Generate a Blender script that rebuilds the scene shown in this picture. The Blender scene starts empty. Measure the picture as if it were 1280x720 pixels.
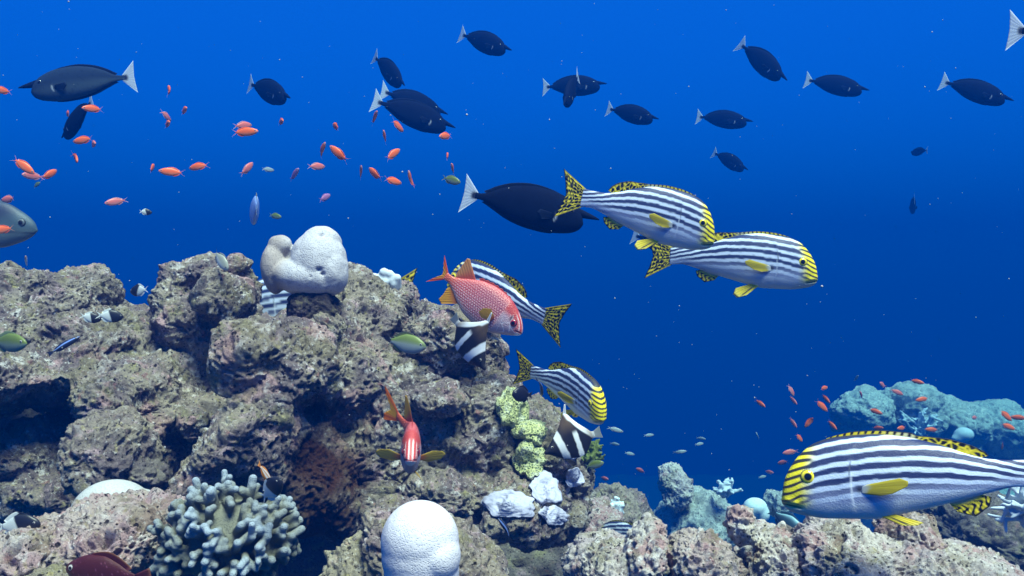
import bpy, bmesh, math, random
import numpy as np
from mathutils import Vector, Matrix

scene = bpy.context.scene
COL = scene.collection
FPX = 1108.5          # focal length in photo pixels (60 degrees across 1280)

# ---------------------------------------------------------------- camera
cam_data = bpy.data.cameras.new("camera")
cam_data.sensor_width = 36.0
cam_data.lens = 36.0 * FPX / 1280.0
cam_data.clip_start = 0.02
cam_data.clip_end = 500.0
cam = bpy.data.objects.new("camera", cam_data)
cam.location = (0, 0, 0)
cam.rotation_euler = (math.radians(90), 0, 0)
COL.objects.link(cam)
scene.camera = cam

# ---------------------------------------------------------------- light
SUN_EL, SUN_AZ = math.radians(65), math.radians(148)   # azimuth clockwise from +Y (north): from the right, a little behind the camera
world = bpy.data.worlds.new("World")
scene.world = world
world.use_nodes = True
wn, wl = world.node_tree.nodes, world.node_tree.links
wn.clear()
w_out = wn.new("ShaderNodeOutputWorld")
w_add = wn.new("ShaderNodeAddShader")
w_sky = wn.new("ShaderNodeTexSky")
w_sky.sky_type = 'NISHITA'
w_sky.sun_disc = False
w_sky.sun_elevation = SUN_EL
w_sky.sun_rotation = SUN_AZ
w_tint = wn.new("ShaderNodeMixRGB")
w_tint.blend_type = 'MULTIPLY'
w_tint.inputs[0].default_value = 1.0
w_tint.inputs[2].default_value = (0.02, 0.30, 1.0, 1)      # the water takes the red out of the daylight
w_bg1 = wn.new("ShaderNodeBackground")
w_bg1.inputs[1].default_value = 0.05
w_tc = wn.new("ShaderNodeTexCoord")
w_sep = wn.new("ShaderNodeSeparateXYZ")
w_map = wn.new("ShaderNodeMapRange")
w_map.inputs[1].default_value = -1.0
w_map.inputs[2].default_value = 1.0
w_ramp = wn.new("ShaderNodeValToRGB")
els = w_ramp.color_ramp.elements
els[0].position = 0.0;  els[0].color = (0.0, 0.008, 0.06, 1)
els[1].position = 1.0;  els[1].color = (0.10, 0.45, 1.0, 1)
for pos, c in ((0.40, (0.0, 0.018, 0.15, 1)), (0.5, (0.0, 0.040, 0.30, 1)), (0.60, (0.0, 0.095, 0.55, 1)), (0.75, (0.01, 0.17, 0.75, 1))):
    e = els.new(pos); e.color = c
w_bg2 = wn.new("ShaderNodeBackground")
w_bg2.inputs[1].default_value = 0.185
wl.new(w_sky.outputs[0], w_tint.inputs[1]); wl.new(w_tint.outputs[0], w_bg1.inputs[0])
wl.new(w_tc.outputs['Generated'], w_sep.inputs[0]); wl.new(w_sep.outputs[2], w_map.inputs[0])
wl.new(w_map.outputs[0], w_ramp.inputs[0]); wl.new(w_ramp.outputs[0], w_bg2.inputs[0])
wl.new(w_bg1.outputs[0], w_add.inputs[0]); wl.new(w_bg2.outputs[0], w_add.inputs[1])
wl.new(w_add.outputs[0], w_out.inputs[0])

sun_data = bpy.data.lights.new("sun", 'SUN')
sun_data.energy = 5.0
sun_data.angle = math.radians(25)     # daylight through the surface overhead is wide and soft
sun_data.color = (1.0, 0.80, 0.63)
sun = bpy.data.objects.new("sun", sun_data)
sun_dir = Vector((math.sin(SUN_AZ) * math.cos(SUN_EL), math.cos(SUN_AZ) * math.cos(SUN_EL), math.sin(SUN_EL)))
sun.rotation_euler = sun_dir.to_track_quat('Z', 'Y').to_euler()
sun.location = sun_dir * 8
COL.objects.link(sun)

scene.view_settings.view_transform = 'Standard'
scene.view_settings.look = 'None'
scene.view_settings.gamma = 1.0
scene.view_settings.use_curve_mapping = False
scene.view_settings.exposure = 1.75
scene.render.engine = 'CYCLES'
scene.cycles.use_denoising = True
scene.cycles.max_bounces = 6
scene.cycles.volume_bounces = 0
scene.cycles.use_fast_gi = False

HAZE_DENSITY = 0.128
HAZE_COLOR = (0.0, 0.032, 0.192, 1)
HAZE_ABS = (0.0, 0.25, 0.35, 1)

# ---------------------------------------------------------------- helpers
rng = np.random.default_rng(7)
_perm = rng.permutation(256).astype(np.int64)
_perm = np.concatenate([_perm, _perm, _perm])
_g = rng.normal(size=(256, 3)); _g /= np.linalg.norm(_g, axis=1)[:, None]

def perlin(p):
    p = np.asarray(p, float)
    i = np.floor(p).astype(np.int64); f = p - i
    u = f * f * f * (f * (f * 6 - 15) + 10)
    i &= 255
    def corner(dx, dy, dz):
        h = _perm[_perm[_perm[(i[:, 0] + dx) & 255] + ((i[:, 1] + dy) & 255)] + ((i[:, 2] + dz) & 255)]
        g = _g[h]
        return g[:, 0] * (f[:, 0] - dx) + g[:, 1] * (f[:, 1] - dy) + g[:, 2] * (f[:, 2] - dz)
    def lerp(a, b, t): return a + (b - a) * t
    x00 = lerp(corner(0, 0, 0), corner(1, 0, 0), u[:, 0]); x10 = lerp(corner(0, 1, 0), corner(1, 1, 0), u[:, 0])
    x01 = lerp(corner(0, 0, 1), corner(1, 0, 1), u[:, 0]); x11 = lerp(corner(0, 1, 1), corner(1, 1, 1), u[:, 0])
    return 1.5 * lerp(lerp(x00, x10, u[:, 1]), lerp(x01, x11, u[:, 1]), u[:, 2])

def fbm(p, octaves=3, gain=0.5):
    a, s, o = 1.0, 0.0, np.zeros(len(p))
    for k in range(octaves):
        o += a * perlin(p * (2.03 ** k) + 13.7 * k); s += a; a *= gain
    return o / s

_rp = rng.random((4096, 4))
def worley(p):
    """distance to the nearest cell point and that cell's random value"""
    i = np.floor(p).astype(np.int64); f = p - i
    best = np.full(len(p), 9.0); val = np.zeros(len(p)); second = np.full(len(p), 9.0)
    rng3 = (-1, 0, 1)
    for dx in rng3:
        for dy in rng3:
            for dz in rng3:
                h = (((i[:, 0] + dx) * 73856093) ^ ((i[:, 1] + dy) * 19349663) ^ ((i[:, 2] + dz) * 83492791)) & 4095
                r = _rp[h]
                d = np.sqrt((dx + r[:, 0] - f[:, 0]) ** 2 + (dy + r[:, 1] - f[:, 1]) ** 2 + (dz + r[:, 2] - f[:, 2]) ** 2)
                m = d < best
                second = np.where(m, best, np.minimum(second, d))
                val = np.where(m, r[:, 3], val); best = np.minimum(best, d)
    return best, second, val

def smooth(a, b, x):
    t = np.clip((x - a) / (b - a), 0, 1)
    return t * t * (3 - 2 * t)

def mix(a, b, t):
    a = np.asarray(a, float); b = np.asarray(b, float); t = np.asarray(t, float)[..., None]
    return a * (1 - t) + b * t

def P(px, py, d):
    """the point d metres in front of the camera plane that is seen at photo pixel (px, py)"""
    return np.array([(px - 640.0) / FPX * d, d, (360.0 - py) / FPX * d])

def mesh_np(name, V, F, col=None, smooth_shade=True):
    """V (n,3); F int array (m,3|4) or a list of such arrays"""
    me = bpy.data.meshes.new(name)
    Fs = F if isinstance(F, list) else [F]
    Fs = [np.asarray(f, np.int32) for f in Fs if len(f)]
    loops = np.concatenate([f.ravel() for f in Fs])
    sizes = np.concatenate([np.full(len(f), f.shape[1], np.int32) for f in Fs])
    starts = np.concatenate([[0], np.cumsum(sizes)[:-1]]).astype(np.int32)
    me.vertices.add(len(V)); me.vertices.foreach_set('co', np.asarray(V, np.float32).ravel())
    me.loops.add(len(loops)); me.loops.foreach_set('vertex_index', loops)
    me.polygons.add(len(sizes)); me.polygons.foreach_set('loop_start', starts)
    me.polygons.foreach_set('loop_total', sizes)
    me.update(calc_edges=True); me.validate()
    me.polygons.foreach_set('use_smooth', np.full(len(me.polygons), smooth_shade, bool))
    if col is not None:
        at = me.attributes.new('Col', 'FLOAT_COLOR', 'POINT')
        c = np.ones((len(V), 4), np.float32); c[:, :3] = np.clip(col, 0, 1)
        at.data.foreach_set('color', c.ravel())
    return me

def link(name, me, mat=None, parent=None, loc=None):
    o = bpy.data.objects.new(name, me)
    COL.objects.link(o)
    if mat is not None and me is not None and not me.materials: me.materials.append(mat)
    if parent is not None: o.parent = parent
    if loc is not None: o.location = loc
    return o

def tag(o, label=None, cat=None, group=None, kind=None):
    if label: o['label'] = label
    if cat: o['category'] = cat
    if group: o['group'] = group
    if kind: o['kind'] = kind
    return o

def empty(name):
    o = bpy.data.objects.new(name, None); o.empty_display_size = 0.05
    COL.objects.link(o); return o

def copy_tree(o, parent=None):
    c = o.copy(); COL.objects.link(c)
    if parent is not None: c.parent = parent
    for ch in list(o.children): copy_tree(ch, c)
    return c

_ico = {}
def ico(level):
    if level not in _ico:
        bm = bmesh.new(); bmesh.ops.create_icosphere(bm, subdivisions=level, radius=1.0)
        me = bpy.data.meshes.new("ball"); bm.to_mesh(me); bm.free()
        V = np.empty(len(me.vertices) * 3, np.float32); me.vertices.foreach_get('co', V)
        F = np.empty(len(me.polygons) * 3, np.int32); me.polygons.foreach_get('vertices', F)
        bpy.data.meshes.remove(me)
        V = V.reshape(-1, 3).astype(float)
        _ico[level] = (V / np.linalg.norm(V, axis=1)[:, None], F.reshape(-1, 3))
    return _ico[level]

# ---------------------------------------------------------------- materials
class NT:
    def __init__(self, name):
        self.m = bpy.data.materials.new(name); self.m.use_nodes = True
        self.n = self.m.node_tree.nodes; self.l = self.m.node_tree.links; self.n.clear()
        self.out = self.n.new("ShaderNodeOutputMaterial")
    def node(self, t, **kw):
        x = self.n.new(t)
        for k, v in kw.items(): setattr(x, k, v)
        return x
    def noise(self, vec, scale, detail=4, rough=0.6, lac=2.0):
        x = self.node("ShaderNodeTexNoise"); x.inputs['Scale'].default_value = scale
        x.inputs['Detail'].default_value = detail; x.inputs['Roughness'].default_value = rough
        self.l.new(vec, x.inputs['Vector']); return x.outputs['Fac']
    def voro(self, vec, scale, feature='F1', out='Distance'):
        x = self.node("ShaderNodeTexVoronoi", feature=feature); x.inputs['Scale'].default_value = scale
        self.l.new(vec, x.inputs['Vector']); return x.outputs[out]
    def ramp(self, fac, a, b):
        x = self.node("ShaderNodeMapRange", interpolation_type='SMOOTHSTEP'); x.clamp = True
        x.inputs[1].default_value = a; x.inputs[2].default_value = b
        self.l.new(fac, x.inputs[0]); return x.outputs[0]
    def mix(self, fac, a, b, mode='MIX'):
        x = self.node("ShaderNodeMixRGB", blend_type=mode)
        for s, v in ((x.inputs[0], fac), (x.inputs[1], a), (x.inputs[2], b)):
            if isinstance(v, (int, float)): s.default_value = v
            elif isinstance(v, tuple): s.default_value = (*v, 1)
            else: self.l.new(v, s)
        return x.outputs[0]
    def math(self, op, a, b=0.0):
        x = self.node("ShaderNodeMath", operation=op)
        for s, v in ((x.inputs[0], a), (x.inputs[1], b)):
            if isinstance(v, (int, float)): s.default_value = v
            else: self.l.new(v, s)
        return x.outputs[0]
    def bump(self, h, dist, strength=1.0, normal=None):
        x = self.node("ShaderNodeBump"); x.inputs['Strength'].default_value = strength
        x.inputs['Distance'].default_value = dist; self.l.new(h, x.inputs['Height'])
        if normal is not None: self.l.new(normal, x.inputs['Normal'])
        return x.outputs[0]
    def principled(self, color, rough=0.9, spec=0.2, normal=None):
        x = self.node("ShaderNodeBsdfPrincipled")
        if isinstance(color, tuple): x.inputs['Base Color'].default_value = (*color, 1)
        else: self.l.new(color, x.inputs['Base Color'])
        x.inputs['Roughness'].default_value = rough
        x.inputs['Specular IOR Level'].default_value = spec
        if normal is not None: self.l.new(normal, x.inputs['Normal'])
        self.l.new(x.outputs[0], self.out.inputs[0]); return x

def rock_mat(name, pink=0.5, green=0.5, white=0.5, base=(0.325, 0.275, 0.215), base2=(0.19, 0.148, 0.15), off=0.0, bump=1.0, rust=False, patch=0.0):
    t = NT(name)
    tc = t.node("ShaderNodeTexCoord")
    mp = t.node("ShaderNodeMapping"); mp.inputs['Location'].default_value = (off, off * 1.7, off * 0.6)
    t.l.new(tc.outputs['Object'], mp.inputs[0]); v = mp.outputs[0]
    c = t.mix(t.ramp(t.noise(v, 9, 5), 0.40, 0.60), base, base2)
    # turf algae in olive and yellow
    c = t.mix(t.math('MULTIPLY', t.ramp(t.noise(v, 16, 6, .65), 0.53, 0.66), 0.85 * green), c, (0.27, 0.25, 0.11))
    c = t.mix(t.math('MULTIPLY', t.ramp(t.noise(v, 55, 4, .6), 0.58, 0.68), 0.8 * green), c, (0.44, 0.38, 0.16))
    # violet and pink coralline crust
    c = t.mix(t.math('MULTIPLY', t.ramp(t.noise(v, 13, 6, .7), 0.55, 0.68), pink), c, (0.50, 0.35, 0.38))
    c = t.mix(t.math('MULTIPLY', t.ramp(t.noise(v, 30, 5, .65), 0.60, 0.70), pink * .9), c, (0.30, 0.14, 0.13))
    if patch:
        pk = t.ramp(t.noise(v, 6.5, 7, .62), .56, .62)
        c = t.mix(t.math('MULTIPLY', pk, patch), c, t.mix(t.noise(v, 40, 5, .7), (.36, .20, .18), (.56, .36, .36)))
        ol = t.ramp(t.noise(v, 5.3, 6, .6), .44, .38)
        c = t.mix(t.math('MULTIPLY', ol, .55), c, (.20, .17, .085))
    big = t.ramp(t.noise(v, 4.2, 4, .6), .38, .6)
    white_at = t.math('ADD', .45 * white, t.math('MULTIPLY', big, .75 * white))
    # bare limestone and white crust
    c = t.mix(t.math('MULTIPLY', t.ramp(t.noise(v, 22, 8, .72), 0.545, 0.63), white_at), c, (0.70, 0.66, 0.62))
    c = t.mix(t.math('MULTIPLY', t.ramp(t.noise(v, 85, 6, .72), 0.575, 0.64), white_at), c, (0.74, 0.71, 0.68))
    if rust:
        at = t.node('ShaderNodeAttribute'); at.attribute_name = 'Rust'
        c = t.mix(at.outputs['Fac'], c, t.mix(t.noise(v, 30, 5), (.075, .026, .010), (.028, .013, .009)))
    # dark borings and stains
    c = t.mix(t.math('MULTIPLY', t.ramp(t.noise(v, 42, 8, .75), 0.45, 0.36), 0.85), c, (0.055, 0.045, 0.05))
    c = t.mix(t.math('MULTIPLY', t.ramp(t.noise(v, 130, 5, .75), 0.45, 0.35), 0.8), c, (0.05, 0.04, 0.04))
    # bored holes, black inside
    hole = None
    for sc, lim, th_ in ((46, .15, .62), (105, .18, .55)):
        vo = t.node("ShaderNodeTexVoronoi"); vo.inputs['Scale'].default_value = sc; t.l.new(v, vo.inputs['Vector'])
        sp = t.node("ShaderNodeSeparateColor"); t.l.new(vo.outputs['Color'], sp.inputs[0])
        h_ = t.math('MULTIPLY', t.ramp(t.math('ADD', vo.outputs['Distance'], t.math('MULTIPLY', t.noise(v, sc * 2.2, 3), .16)), lim + .16, lim + .06), t.ramp(sp.outputs[0], th_, th_ + .02))
        hole = h_ if hole is None else t.math('MAXIMUM', hole, h_)
    c = t.mix(t.math('MULTIPLY', hole, .92), c, (0.018, 0.015, 0.016))
    b1 = t.noise(v, 60, 6, .72); b2 = t.noise(v, 170, 5, .75)
    nrm = t.bump(b2, 0.005 * bump, 1.0, t.bump(b1, 0.015 * bump, 1.0))
    nrm = t.bump(t.math('SUBTRACT', 1.0, hole), 0.008, 1.0, nrm)
    t.principled(c, 0.92, 0.15, nrm)
    return t.m

def coral_mat(name, color, pore, scale, dist=0.0012, speck=None, tint=False):
    t = NT(name)
    tc = t.node("ShaderNodeTexCoord"); v = tc.outputs['Object']
    vd = t.voro(v, scale)
    f = t.ramp(vd, 0.16, 0.52)
    c = t.mix(f, pore, color)
    big = t.ramp(t.noise(v, 22, 4), 0.35, 0.7)
    c = t.mix(t.math('MULTIPLY', big, 0.35), c, tuple(x * .74 for x in color))
    if tint:
        at = t.node('ShaderNodeAttribute'); at.attribute_name = 'Col'
        c = t.mix(1.0, c, at.outputs['Color'], 'MULTIPLY')
    if speck: c = t.mix(t.math('MULTIPLY', t.ramp(t.noise(v, 60, 5, .7), .60, .68), .8), c, speck)
    nrm = t.bump(f, dist, 0.9, t.bump(t.noise(v, 30, 3), .006, .5))
    t.principled(c, 0.8, 0.2, nrm)
    return t.m

def honeycomb_mat(name, ridge, cup, scale):
    t = NT(name)
    tc = t.node("ShaderNodeTexCoord"); v = tc.outputs['Object']
    f = t.ramp(t.voro(v, scale, 'DISTANCE_TO_EDGE'), 0.10, 0.30)
    c = t.mix(f, ridge, cup)
    c = t.mix(t.ramp(t.noise(v, 30, 3), .45, .65), c, t.mix(0.55, c, (.42, .46, .40)))
    nrm = t.bump(t.math('SUBTRACT', 1.0, f), 0.004, 1.0)
    t.principled(c, 0.75, 0.25, nrm)
    return t.m

def paint_mat(name, rough=0.5, spec=0.35, transl=0.0, bscale=0.0, bdist=0.0):
    """the colour pattern of an animal, kept in the mesh's colour attribute"""
    t = NT(name)
    at = t.node("ShaderNodeAttribute"); at.attribute_name = 'Col'
    nrm = None
    if bscale:
        tc = t.node("ShaderNodeTexCoord")
        nrm = t.bump(t.voro(tc.outputs['Object'], bscale), bdist, 0.6)
    p = t.principled(at.outputs['Color'], rough, spec, nrm)
    if transl:
        tr = t.node("ShaderNodeBsdfTranslucent"); t.l.new(at.outputs['Color'], tr.inputs[0])
        ms = t.node("ShaderNodeMixShader"); ms.inputs[0].default_value = transl
        t.l.new(p.outputs[0], ms.inputs[1]); t.l.new(tr.outputs[0], ms.inputs[2]); t.l.new(ms.outputs[0], t.out.inputs[0])
    return t.m

def plain_mat(name, color, rough=0.8, spec=0.2, nscale=40, var=0.4):
    t = NT(name); tc = t.node("ShaderNodeTexCoord")
    n = t.noise(tc.outputs['Object'], nscale, 5)
    c = t.mix(n, tuple(x * (1 - var) for x in color), tuple(min(1, x * (1 + var)) for x in color))
    t.principled(c, rough, spec, t.bump(n, 0.004, .6)); return t.m
# ================================================================ the setting
FLOOR = -11.0
M_ROCK = rock_mat("reef_limestone", .8, .7, .55)
M_REEF = rock_mat("reef_wall_limestone", .95, .75, .75, rust=True, patch=.55)
M_ROCK_DARK = rock_mat("reef_limestone_dark", .6, .6, .15, (.20, .175, .15), (.14, .115, .12), 3.1)
M_ROCK_OLIVE = rock_mat("reef_limestone_olive", .45, 1.0, .5, (.42, .37, .26), (.31, .27, .20), 7.7)
M_ROCK_PINK = rock_mat("reef_limestone_pink", 1.0, .55, .75, (.50, .41, .37), (.46, .31, .31), 11.3, patch=1.0)
M_ROCK_PALE = rock_mat("reef_limestone_pale", .75, .55, 1.0, (.64, .58, .52), (.50, .42, .42), 5.2, patch=.8)
M_ROCK_RUST = rock_mat("rusty_sponge_rock", .2, .1, .0, (.14, .045, .018), (.07, .022, .012), 9.2)
M_ROCK_FAR = rock_mat("far_reef_limestone", .1, .2, 1.0, (.50, .52, .49), (.36, .39, .38), 2.2)

def fine_relief(q, pit=1.0):
    """crumbs, borings and holes of old reef limestone"""
    d = 0
    d += fbm(q * 24, 3) * .014
    d += fbm(q * 80, 3) * .011
    f1, f2, val = worley(q * 14 + 3)
    d -= pit * .034 * np.where(val < .30, smooth(.26, .12, f1), 0)
    f1, f2, val = worley(q * 42)
    d -= pit * .013 * np.where(val < .42, smooth(.42, .18, f1), 0)
    d += .007 * np.where(val > .8, smooth(.5, .1, f1), 0)
    f1, f2, val = worley(q * 92 + 5)
    d -= pit * .0075 * np.where(val < .55, smooth(.44, .2, f1), 0)
    return d

def rock_points(level, radii, roll, seed, amp=1.0, lobes=11, pit=1.0, lobe_amp=.24):
    v, F = ico(level)
    r_ = np.random.default_rng(seed)
    r = np.ones(len(v))
    for k in range(lobes):
        d = r_.normal(size=3); d /= np.linalg.norm(d)
        s = r_.uniform(.22, .5); a = r_.uniform(.5, 1.0) * lobe_amp * (1 if r_.random() < .75 else -1)
        r += a * np.exp(-(1 - v @ d) / (s * s))
    r /= r.mean()
    radii = np.asarray(radii, float)
    p = v * r[:, None] * radii
    n = v / radii; n /= np.linalg.norm(n, axis=1)[:, None]
    c, s = math.cos(roll), math.sin(roll)
    R = np.array([[c, 0, -s], [0, 1, 0], [s, 0, c]])
    p = p @ R.T; n = n @ R.T
    R0 = min(radii[0], radii[2])
    off = r_.uniform(-40, 40, 3)
    q = p + off
    q = q + .02 * np.stack([perlin(q * 14), perlin(q * 14 + 31), perlin(q * 14 + 67)], 1)
    d = fbm(q * (1.5 / R0), 3) * .20 * R0
    d += fbm(q * 9, 2) * .036 * min(1, R0 / .15)
    d += fine_relief(q, pit)
    p = p + n * (d * amp)[:, None]
    return p, F

def rock(name, label, cat, px, py, rx, ry, d, rz, roll=0, seed=1, level=6, mat=None, amp=1.0, group='boulders of the near reef', pit=1.0, kind=None, lobe_amp=.24, lobes=11):
    k = d / FPX
    c = P(px, py, d)
    p, F = rock_points(level, (rx * k, rz, ry * k), math.radians(roll), seed, amp, lobes, pit, lobe_amp)
    zb = p[:, 2].min()
    p[:, 2] -= zb
    W = p + [c[0], c[1], c[2] + zb]
    ROCKPX.append(np.stack([640 + FPX * W[:, 0] / W[:, 1], 360 - FPX * W[:, 2] / W[:, 1], W[:, 1]], 1))
    o = link(name, mesh_np(name, p, F), mat or M_ROCK, loc=(c[0], c[1], c[2] + zb))
    tag(o, label, cat, group, kind)
    return o

ROCKPX = []
def rock_depth(px, py, r=3.0, default=2.3):
    """distance of the rock face that is seen around a photo pixel, so that crusts can sit on it"""
    A = np.concatenate(ROCKPX)
    m = (np.abs(A[:, 0] - px) < r) & (np.abs(A[:, 1] - py) < r)
    return float(A[m, 2].min()) if m.any() else default

# ---- sea floor: one sheet of rubble sand far below, lost in the blue
nx = 90
gx, gy = np.meshgrid(np.linspace(-30, 30, nx), np.linspace(-8, 52, nx))
gv = np.stack([gx.ravel(), gy.ravel(), np.zeros(nx * nx)], 1)
gv[:, 2] = FLOOR + .35 * fbm(gv * .35, 4) + .08 * perlin(gv * 1.9)
ii = (np.arange(nx - 1)[:, None] * nx + np.arange(nx - 1)[None]).ravel()
gf = np.stack([ii, ii + 1, ii + nx + 1, ii + nx], 1)
t_ = plain_mat("sea_floor_sand", (.20, .19, .16), .95, .1, 3, .3)
tag(link("sea_floor", mesh_np("sea_floor", gv, gf), t_), kind='structure')

# ---- the body of the reef behind and under the boulders
def reef_mass(name, c, radii, seed, level=6, mat=None, amp=1.6):
    p, F = rock_points(level, radii, 0, seed, amp, 16, 1.0, .16)
    o = link(name, mesh_np(name, p, F), mat or M_ROCK_DARK, loc=c)
    return tag(o, kind='structure')
reef_mass("reef_slope", (-1.15, 3.75, -1.75), (1.65, .70, 1.50), 3, 7)
reef_mass("reef_foot", (-.35, 2.9, -4.7), (2.4, 1.3, 3.3), 5, 6)
reef_mass("reef_ledge", (.85, 2.2, -1.85), (1.0, .85, 1.0), 8, 6)
reef_mass("far_reef_slope", (6.3, 12.5, -6.5), (1.9, 1.7, 4.5), 9, 6, M_ROCK_FAR)
reef_mass("far_reef_foot", (1.5, 6.6, -5.4), (1.0, .8, 3.5), 19, 6, M_ROCK_FAR)

def remesh(name, V, F, voxel, iters=8, factor=.5, sub=0):
    """fuse overlapping closed shapes into one smooth skin"""
    me = mesh_np(name, V, F); o = bpy.data.objects.new(name, me); COL.objects.link(o)
    m = o.modifiers.new("fuse", 'REMESH'); m.mode = 'VOXEL'; m.voxel_size = voxel
    s = o.modifiers.new("soften", 'SMOOTH'); s.factor = factor; s.iterations = iters
    if sub:
        u = o.modifiers.new('refine', 'SUBSURF'); u.levels = sub; u.render_levels = sub
    dg = bpy.context.evaluated_depsgraph_get(); dg.update()
    out = bpy.data.meshes.new_from_object(o.evaluated_get(dg))
    out.name = name
    bpy.data.objects.remove(o); bpy.data.meshes.remove(me)
    out.polygons.foreach_set('use_smooth', np.full(len(out.polygons), True))
    return out

class Parts:
    def __init__(self): self.V = []; self.F = []; self.n = 0
    def add(self, V, F): self.V.append(np.asarray(V)); self.F.append(np.asarray(F) + self.n); self.n += len(V)
    def ball(self, c, r, level=3, rot=0.0):
        v, F = ico(level); p = v * np.asarray(r, float)
        ca, sa = math.cos(rot), math.sin(rot)
        p = p @ np.array([[ca, 0, -sa], [0, 1, 0], [sa, 0, ca]]).T
        self.add(p + np.asarray(c), F)
    def capsule(self, a, b, ra, rb, level=2):
        """rounded tapered finger from a to b"""
        a = np.asarray(a, float); b = np.asarray(b, float)
        v, F = ico(level); ax = (b - a) / max(1e-9, np.linalg.norm(b - a))
        t = v @ ax
        p = np.where((t > 0)[:, None], b + v * rb, a + v * ra)
        self.add(p, F)
    def get(self): return np.concatenate(self.V), np.concatenate(self.F)


# ---- the near reef: old boulders grown together into one craggy wall
W = [ # px, py, rx, ry, depth, depth radius, roll
 (40, 424, 84, 78, 2.5, .30, 0), (94, 370, 36, 42, 2.5, .15, -10), (22, 392, 48, 46, 2.45, .2, 0), (100, 432, 58, 52, 2.5, .25, -20), (60, 356, 26, 22, 2.42, .1, 0),
 (50, 466, 100, 32, 2.42, .40, -4), (124, 462, 64, 28, 2.48, .36, 8), (8, 488, 52, 28, 2.34, .34, 0), (-70, 470, 90, 70, 2.4, .4, 0),
 (168, 446, 76, 54, 2.6, .35, 0), (200, 478, 70, 44, 2.5, .40, 0), (150, 420, 30, 24, 2.45, .1, -30),
 (240, 382, 36, 58, 2.62, .20, -6), (228, 348, 21, 28, 2.62, .12, 0), (252, 340, 20, 20, 2.55, .1, 0), (290, 362, 23, 36, 2.54, .12, 14), (262, 404, 50, 48, 2.55, .2, 0), (276, 374, 31, 30, 2.40, .10, 0), (300, 340, 12, 16, 2.5, .06, 0),
 (352, 456, 70, 58, 2.2, .20, -8), (318, 446, 36, 34, 2.22, .12, 0), (392, 472, 36, 38, 2.22, .12, 0), (352, 492, 42, 24, 2.18, .12, 20), (350, 424, 34, 20, 2.22, .12, 0),
 (460, 402, 66, 52, 2.65, .20, -28), (505, 374, 22, 22, 2.68, .10, 0), (438, 364, 30, 28, 2.7, .12, -20), (420, 420, 40, 50, 2.5, .2, 0),
 (556, 428, 54, 48, 2.6, .22, -24), (600, 452, 26, 50, 2.62, .18, 6), (612, 432, 16, 22, 2.6, .1, 0), (540, 392, 26, 14, 2.62, .12, -10),
 (500, 540, 108, 108, 2.55, .28, -8), (440, 476, 58, 80, 2.5, .25, 6), (598, 546, 58, 92, 2.6, .28, 10), (560, 600, 70, 46, 2.5, .3, 0), (480, 604, 58, 44, 2.5, .28, 20),
 (664, 556, 42, 62, 2.62, .28, 22), (655, 626, 62, 36, 2.36, .30, -6), (712, 598, 24, 50, 2.7, .25, 6), (700, 640, 28, 32, 2.6, .2, 0), (640, 500, 22, 24, 2.55, .12, 0), (545, 500, 30, 22, 2.32, .08, 0), (575, 560, 26, 20, 2.36, .08, 0),
 (228, 500, 54, 42, 2.48, .34, 8), (218, 524, 32, 22, 2.40, .26, -10), (262, 520, 30, 26, 2.35, .15, 0),
 (284, 568, 92, 33, 2.05, .15, 44), (240, 612, 38, 26, 2.0, .12, 30), (318, 520, 22, 28, 2.08, .10, 0),
 (30, 440, 110, 52, 3.0, .42, 0), (170, 462, 100, 48, 3.02, .42, 0), (270, 420, 70, 60, 3.02, .40, 0), (360, 450, 80, 60, 3.0, .40, 0), (460, 440, 80, 60, 3.02, .38, 0), (-90, 440, 90, 60, 3.0, .42, 0),  # unseen rock roof added behind the wall to keep light out of the caves
 (342, 560, 44, 66, 2.14, .14, -10), (36, 568, 70, 44, 2.34, .2, 0), (100, 612, 90, 36, 2.3, .2, 0), (190, 560, 36, 40, 2.3, .16, 0),
 (392, 590, 50, 76, 2.28, .20, 8), (436, 612, 36, 56, 2.42, .25, 20),
]
pp = Parts(); r_ = np.random.default_rng(12)
for px, py, rx, ry, d, rz, roll in W:
    v, F = ico(4); k = d / FPX; rr = np.ones(len(v))
    for q in range(14):
        u = r_.normal(size=3); u /= np.linalg.norm(u)
        rr += r_.uniform(.06, .22) * (1 if r_.random() < .62 else -1) * np.exp(-(1 - v @ u) / r_.uniform(.14, .40) ** 2)
    rr /= rr.mean(); p = v * rr[:, None] * (rx * k, rz, ry * k)
    ca, sa = math.cos(math.radians(roll)), math.sin(math.radians(roll))
    pp.add(p @ np.array([[ca, 0, -sa], [0, 1, 0], [sa, 0, ca]]).T + P(px, py, d), F)
V, F = pp.get()
me = remesh("coral_reef", V, F, .0065, 3, .5, 1)
co = np.empty(len(me.vertices) * 3, np.float32); me.vertices.foreach_get('co', co); co = co.reshape(-1, 3).astype(float)
nn = np.empty(len(me.vertices) * 3, np.float32); me.vertices.foreach_get('normal', nn); nn = nn.reshape(-1, 3).astype(float)
q = co + 31.7; q = q + .03 * np.stack([perlin(q * 11), perlin(q * 11 + 31), perlin(q * 11 + 67)], 1)
d = fbm(q * 5.5, 3) * .050 + (.25 - np.abs(perlin(q * np.array([6.5, 6.5, 13])))) * .030 + fbm(q * 12, 2) * .020 + fine_relief(q)
co = co + nn * d[:, None]
rust = smooth(.18, .08, np.hypot(co[:, 0] - P(390, 590, 2.3)[0], (co[:, 2] - P(390, 596, 2.3)[2]) * .72) + .10 * fbm(co * 9, 3)) * smooth(2.0, 2.12, co[:, 1])
at_ = me.attributes.new('Rust', 'FLOAT', 'POINT'); at_.data.foreach_set('value', rust.astype(np.float32))
ROCKPX.append(np.stack([640 + FPX * co[:, 0] / co[:, 1], 360 - FPX * co[:, 2] / co[:, 1], co[:, 1]], 1))
base = np.array([co[:, 0].mean(), co[:, 1].mean(), co[:, 2].min()])
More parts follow.
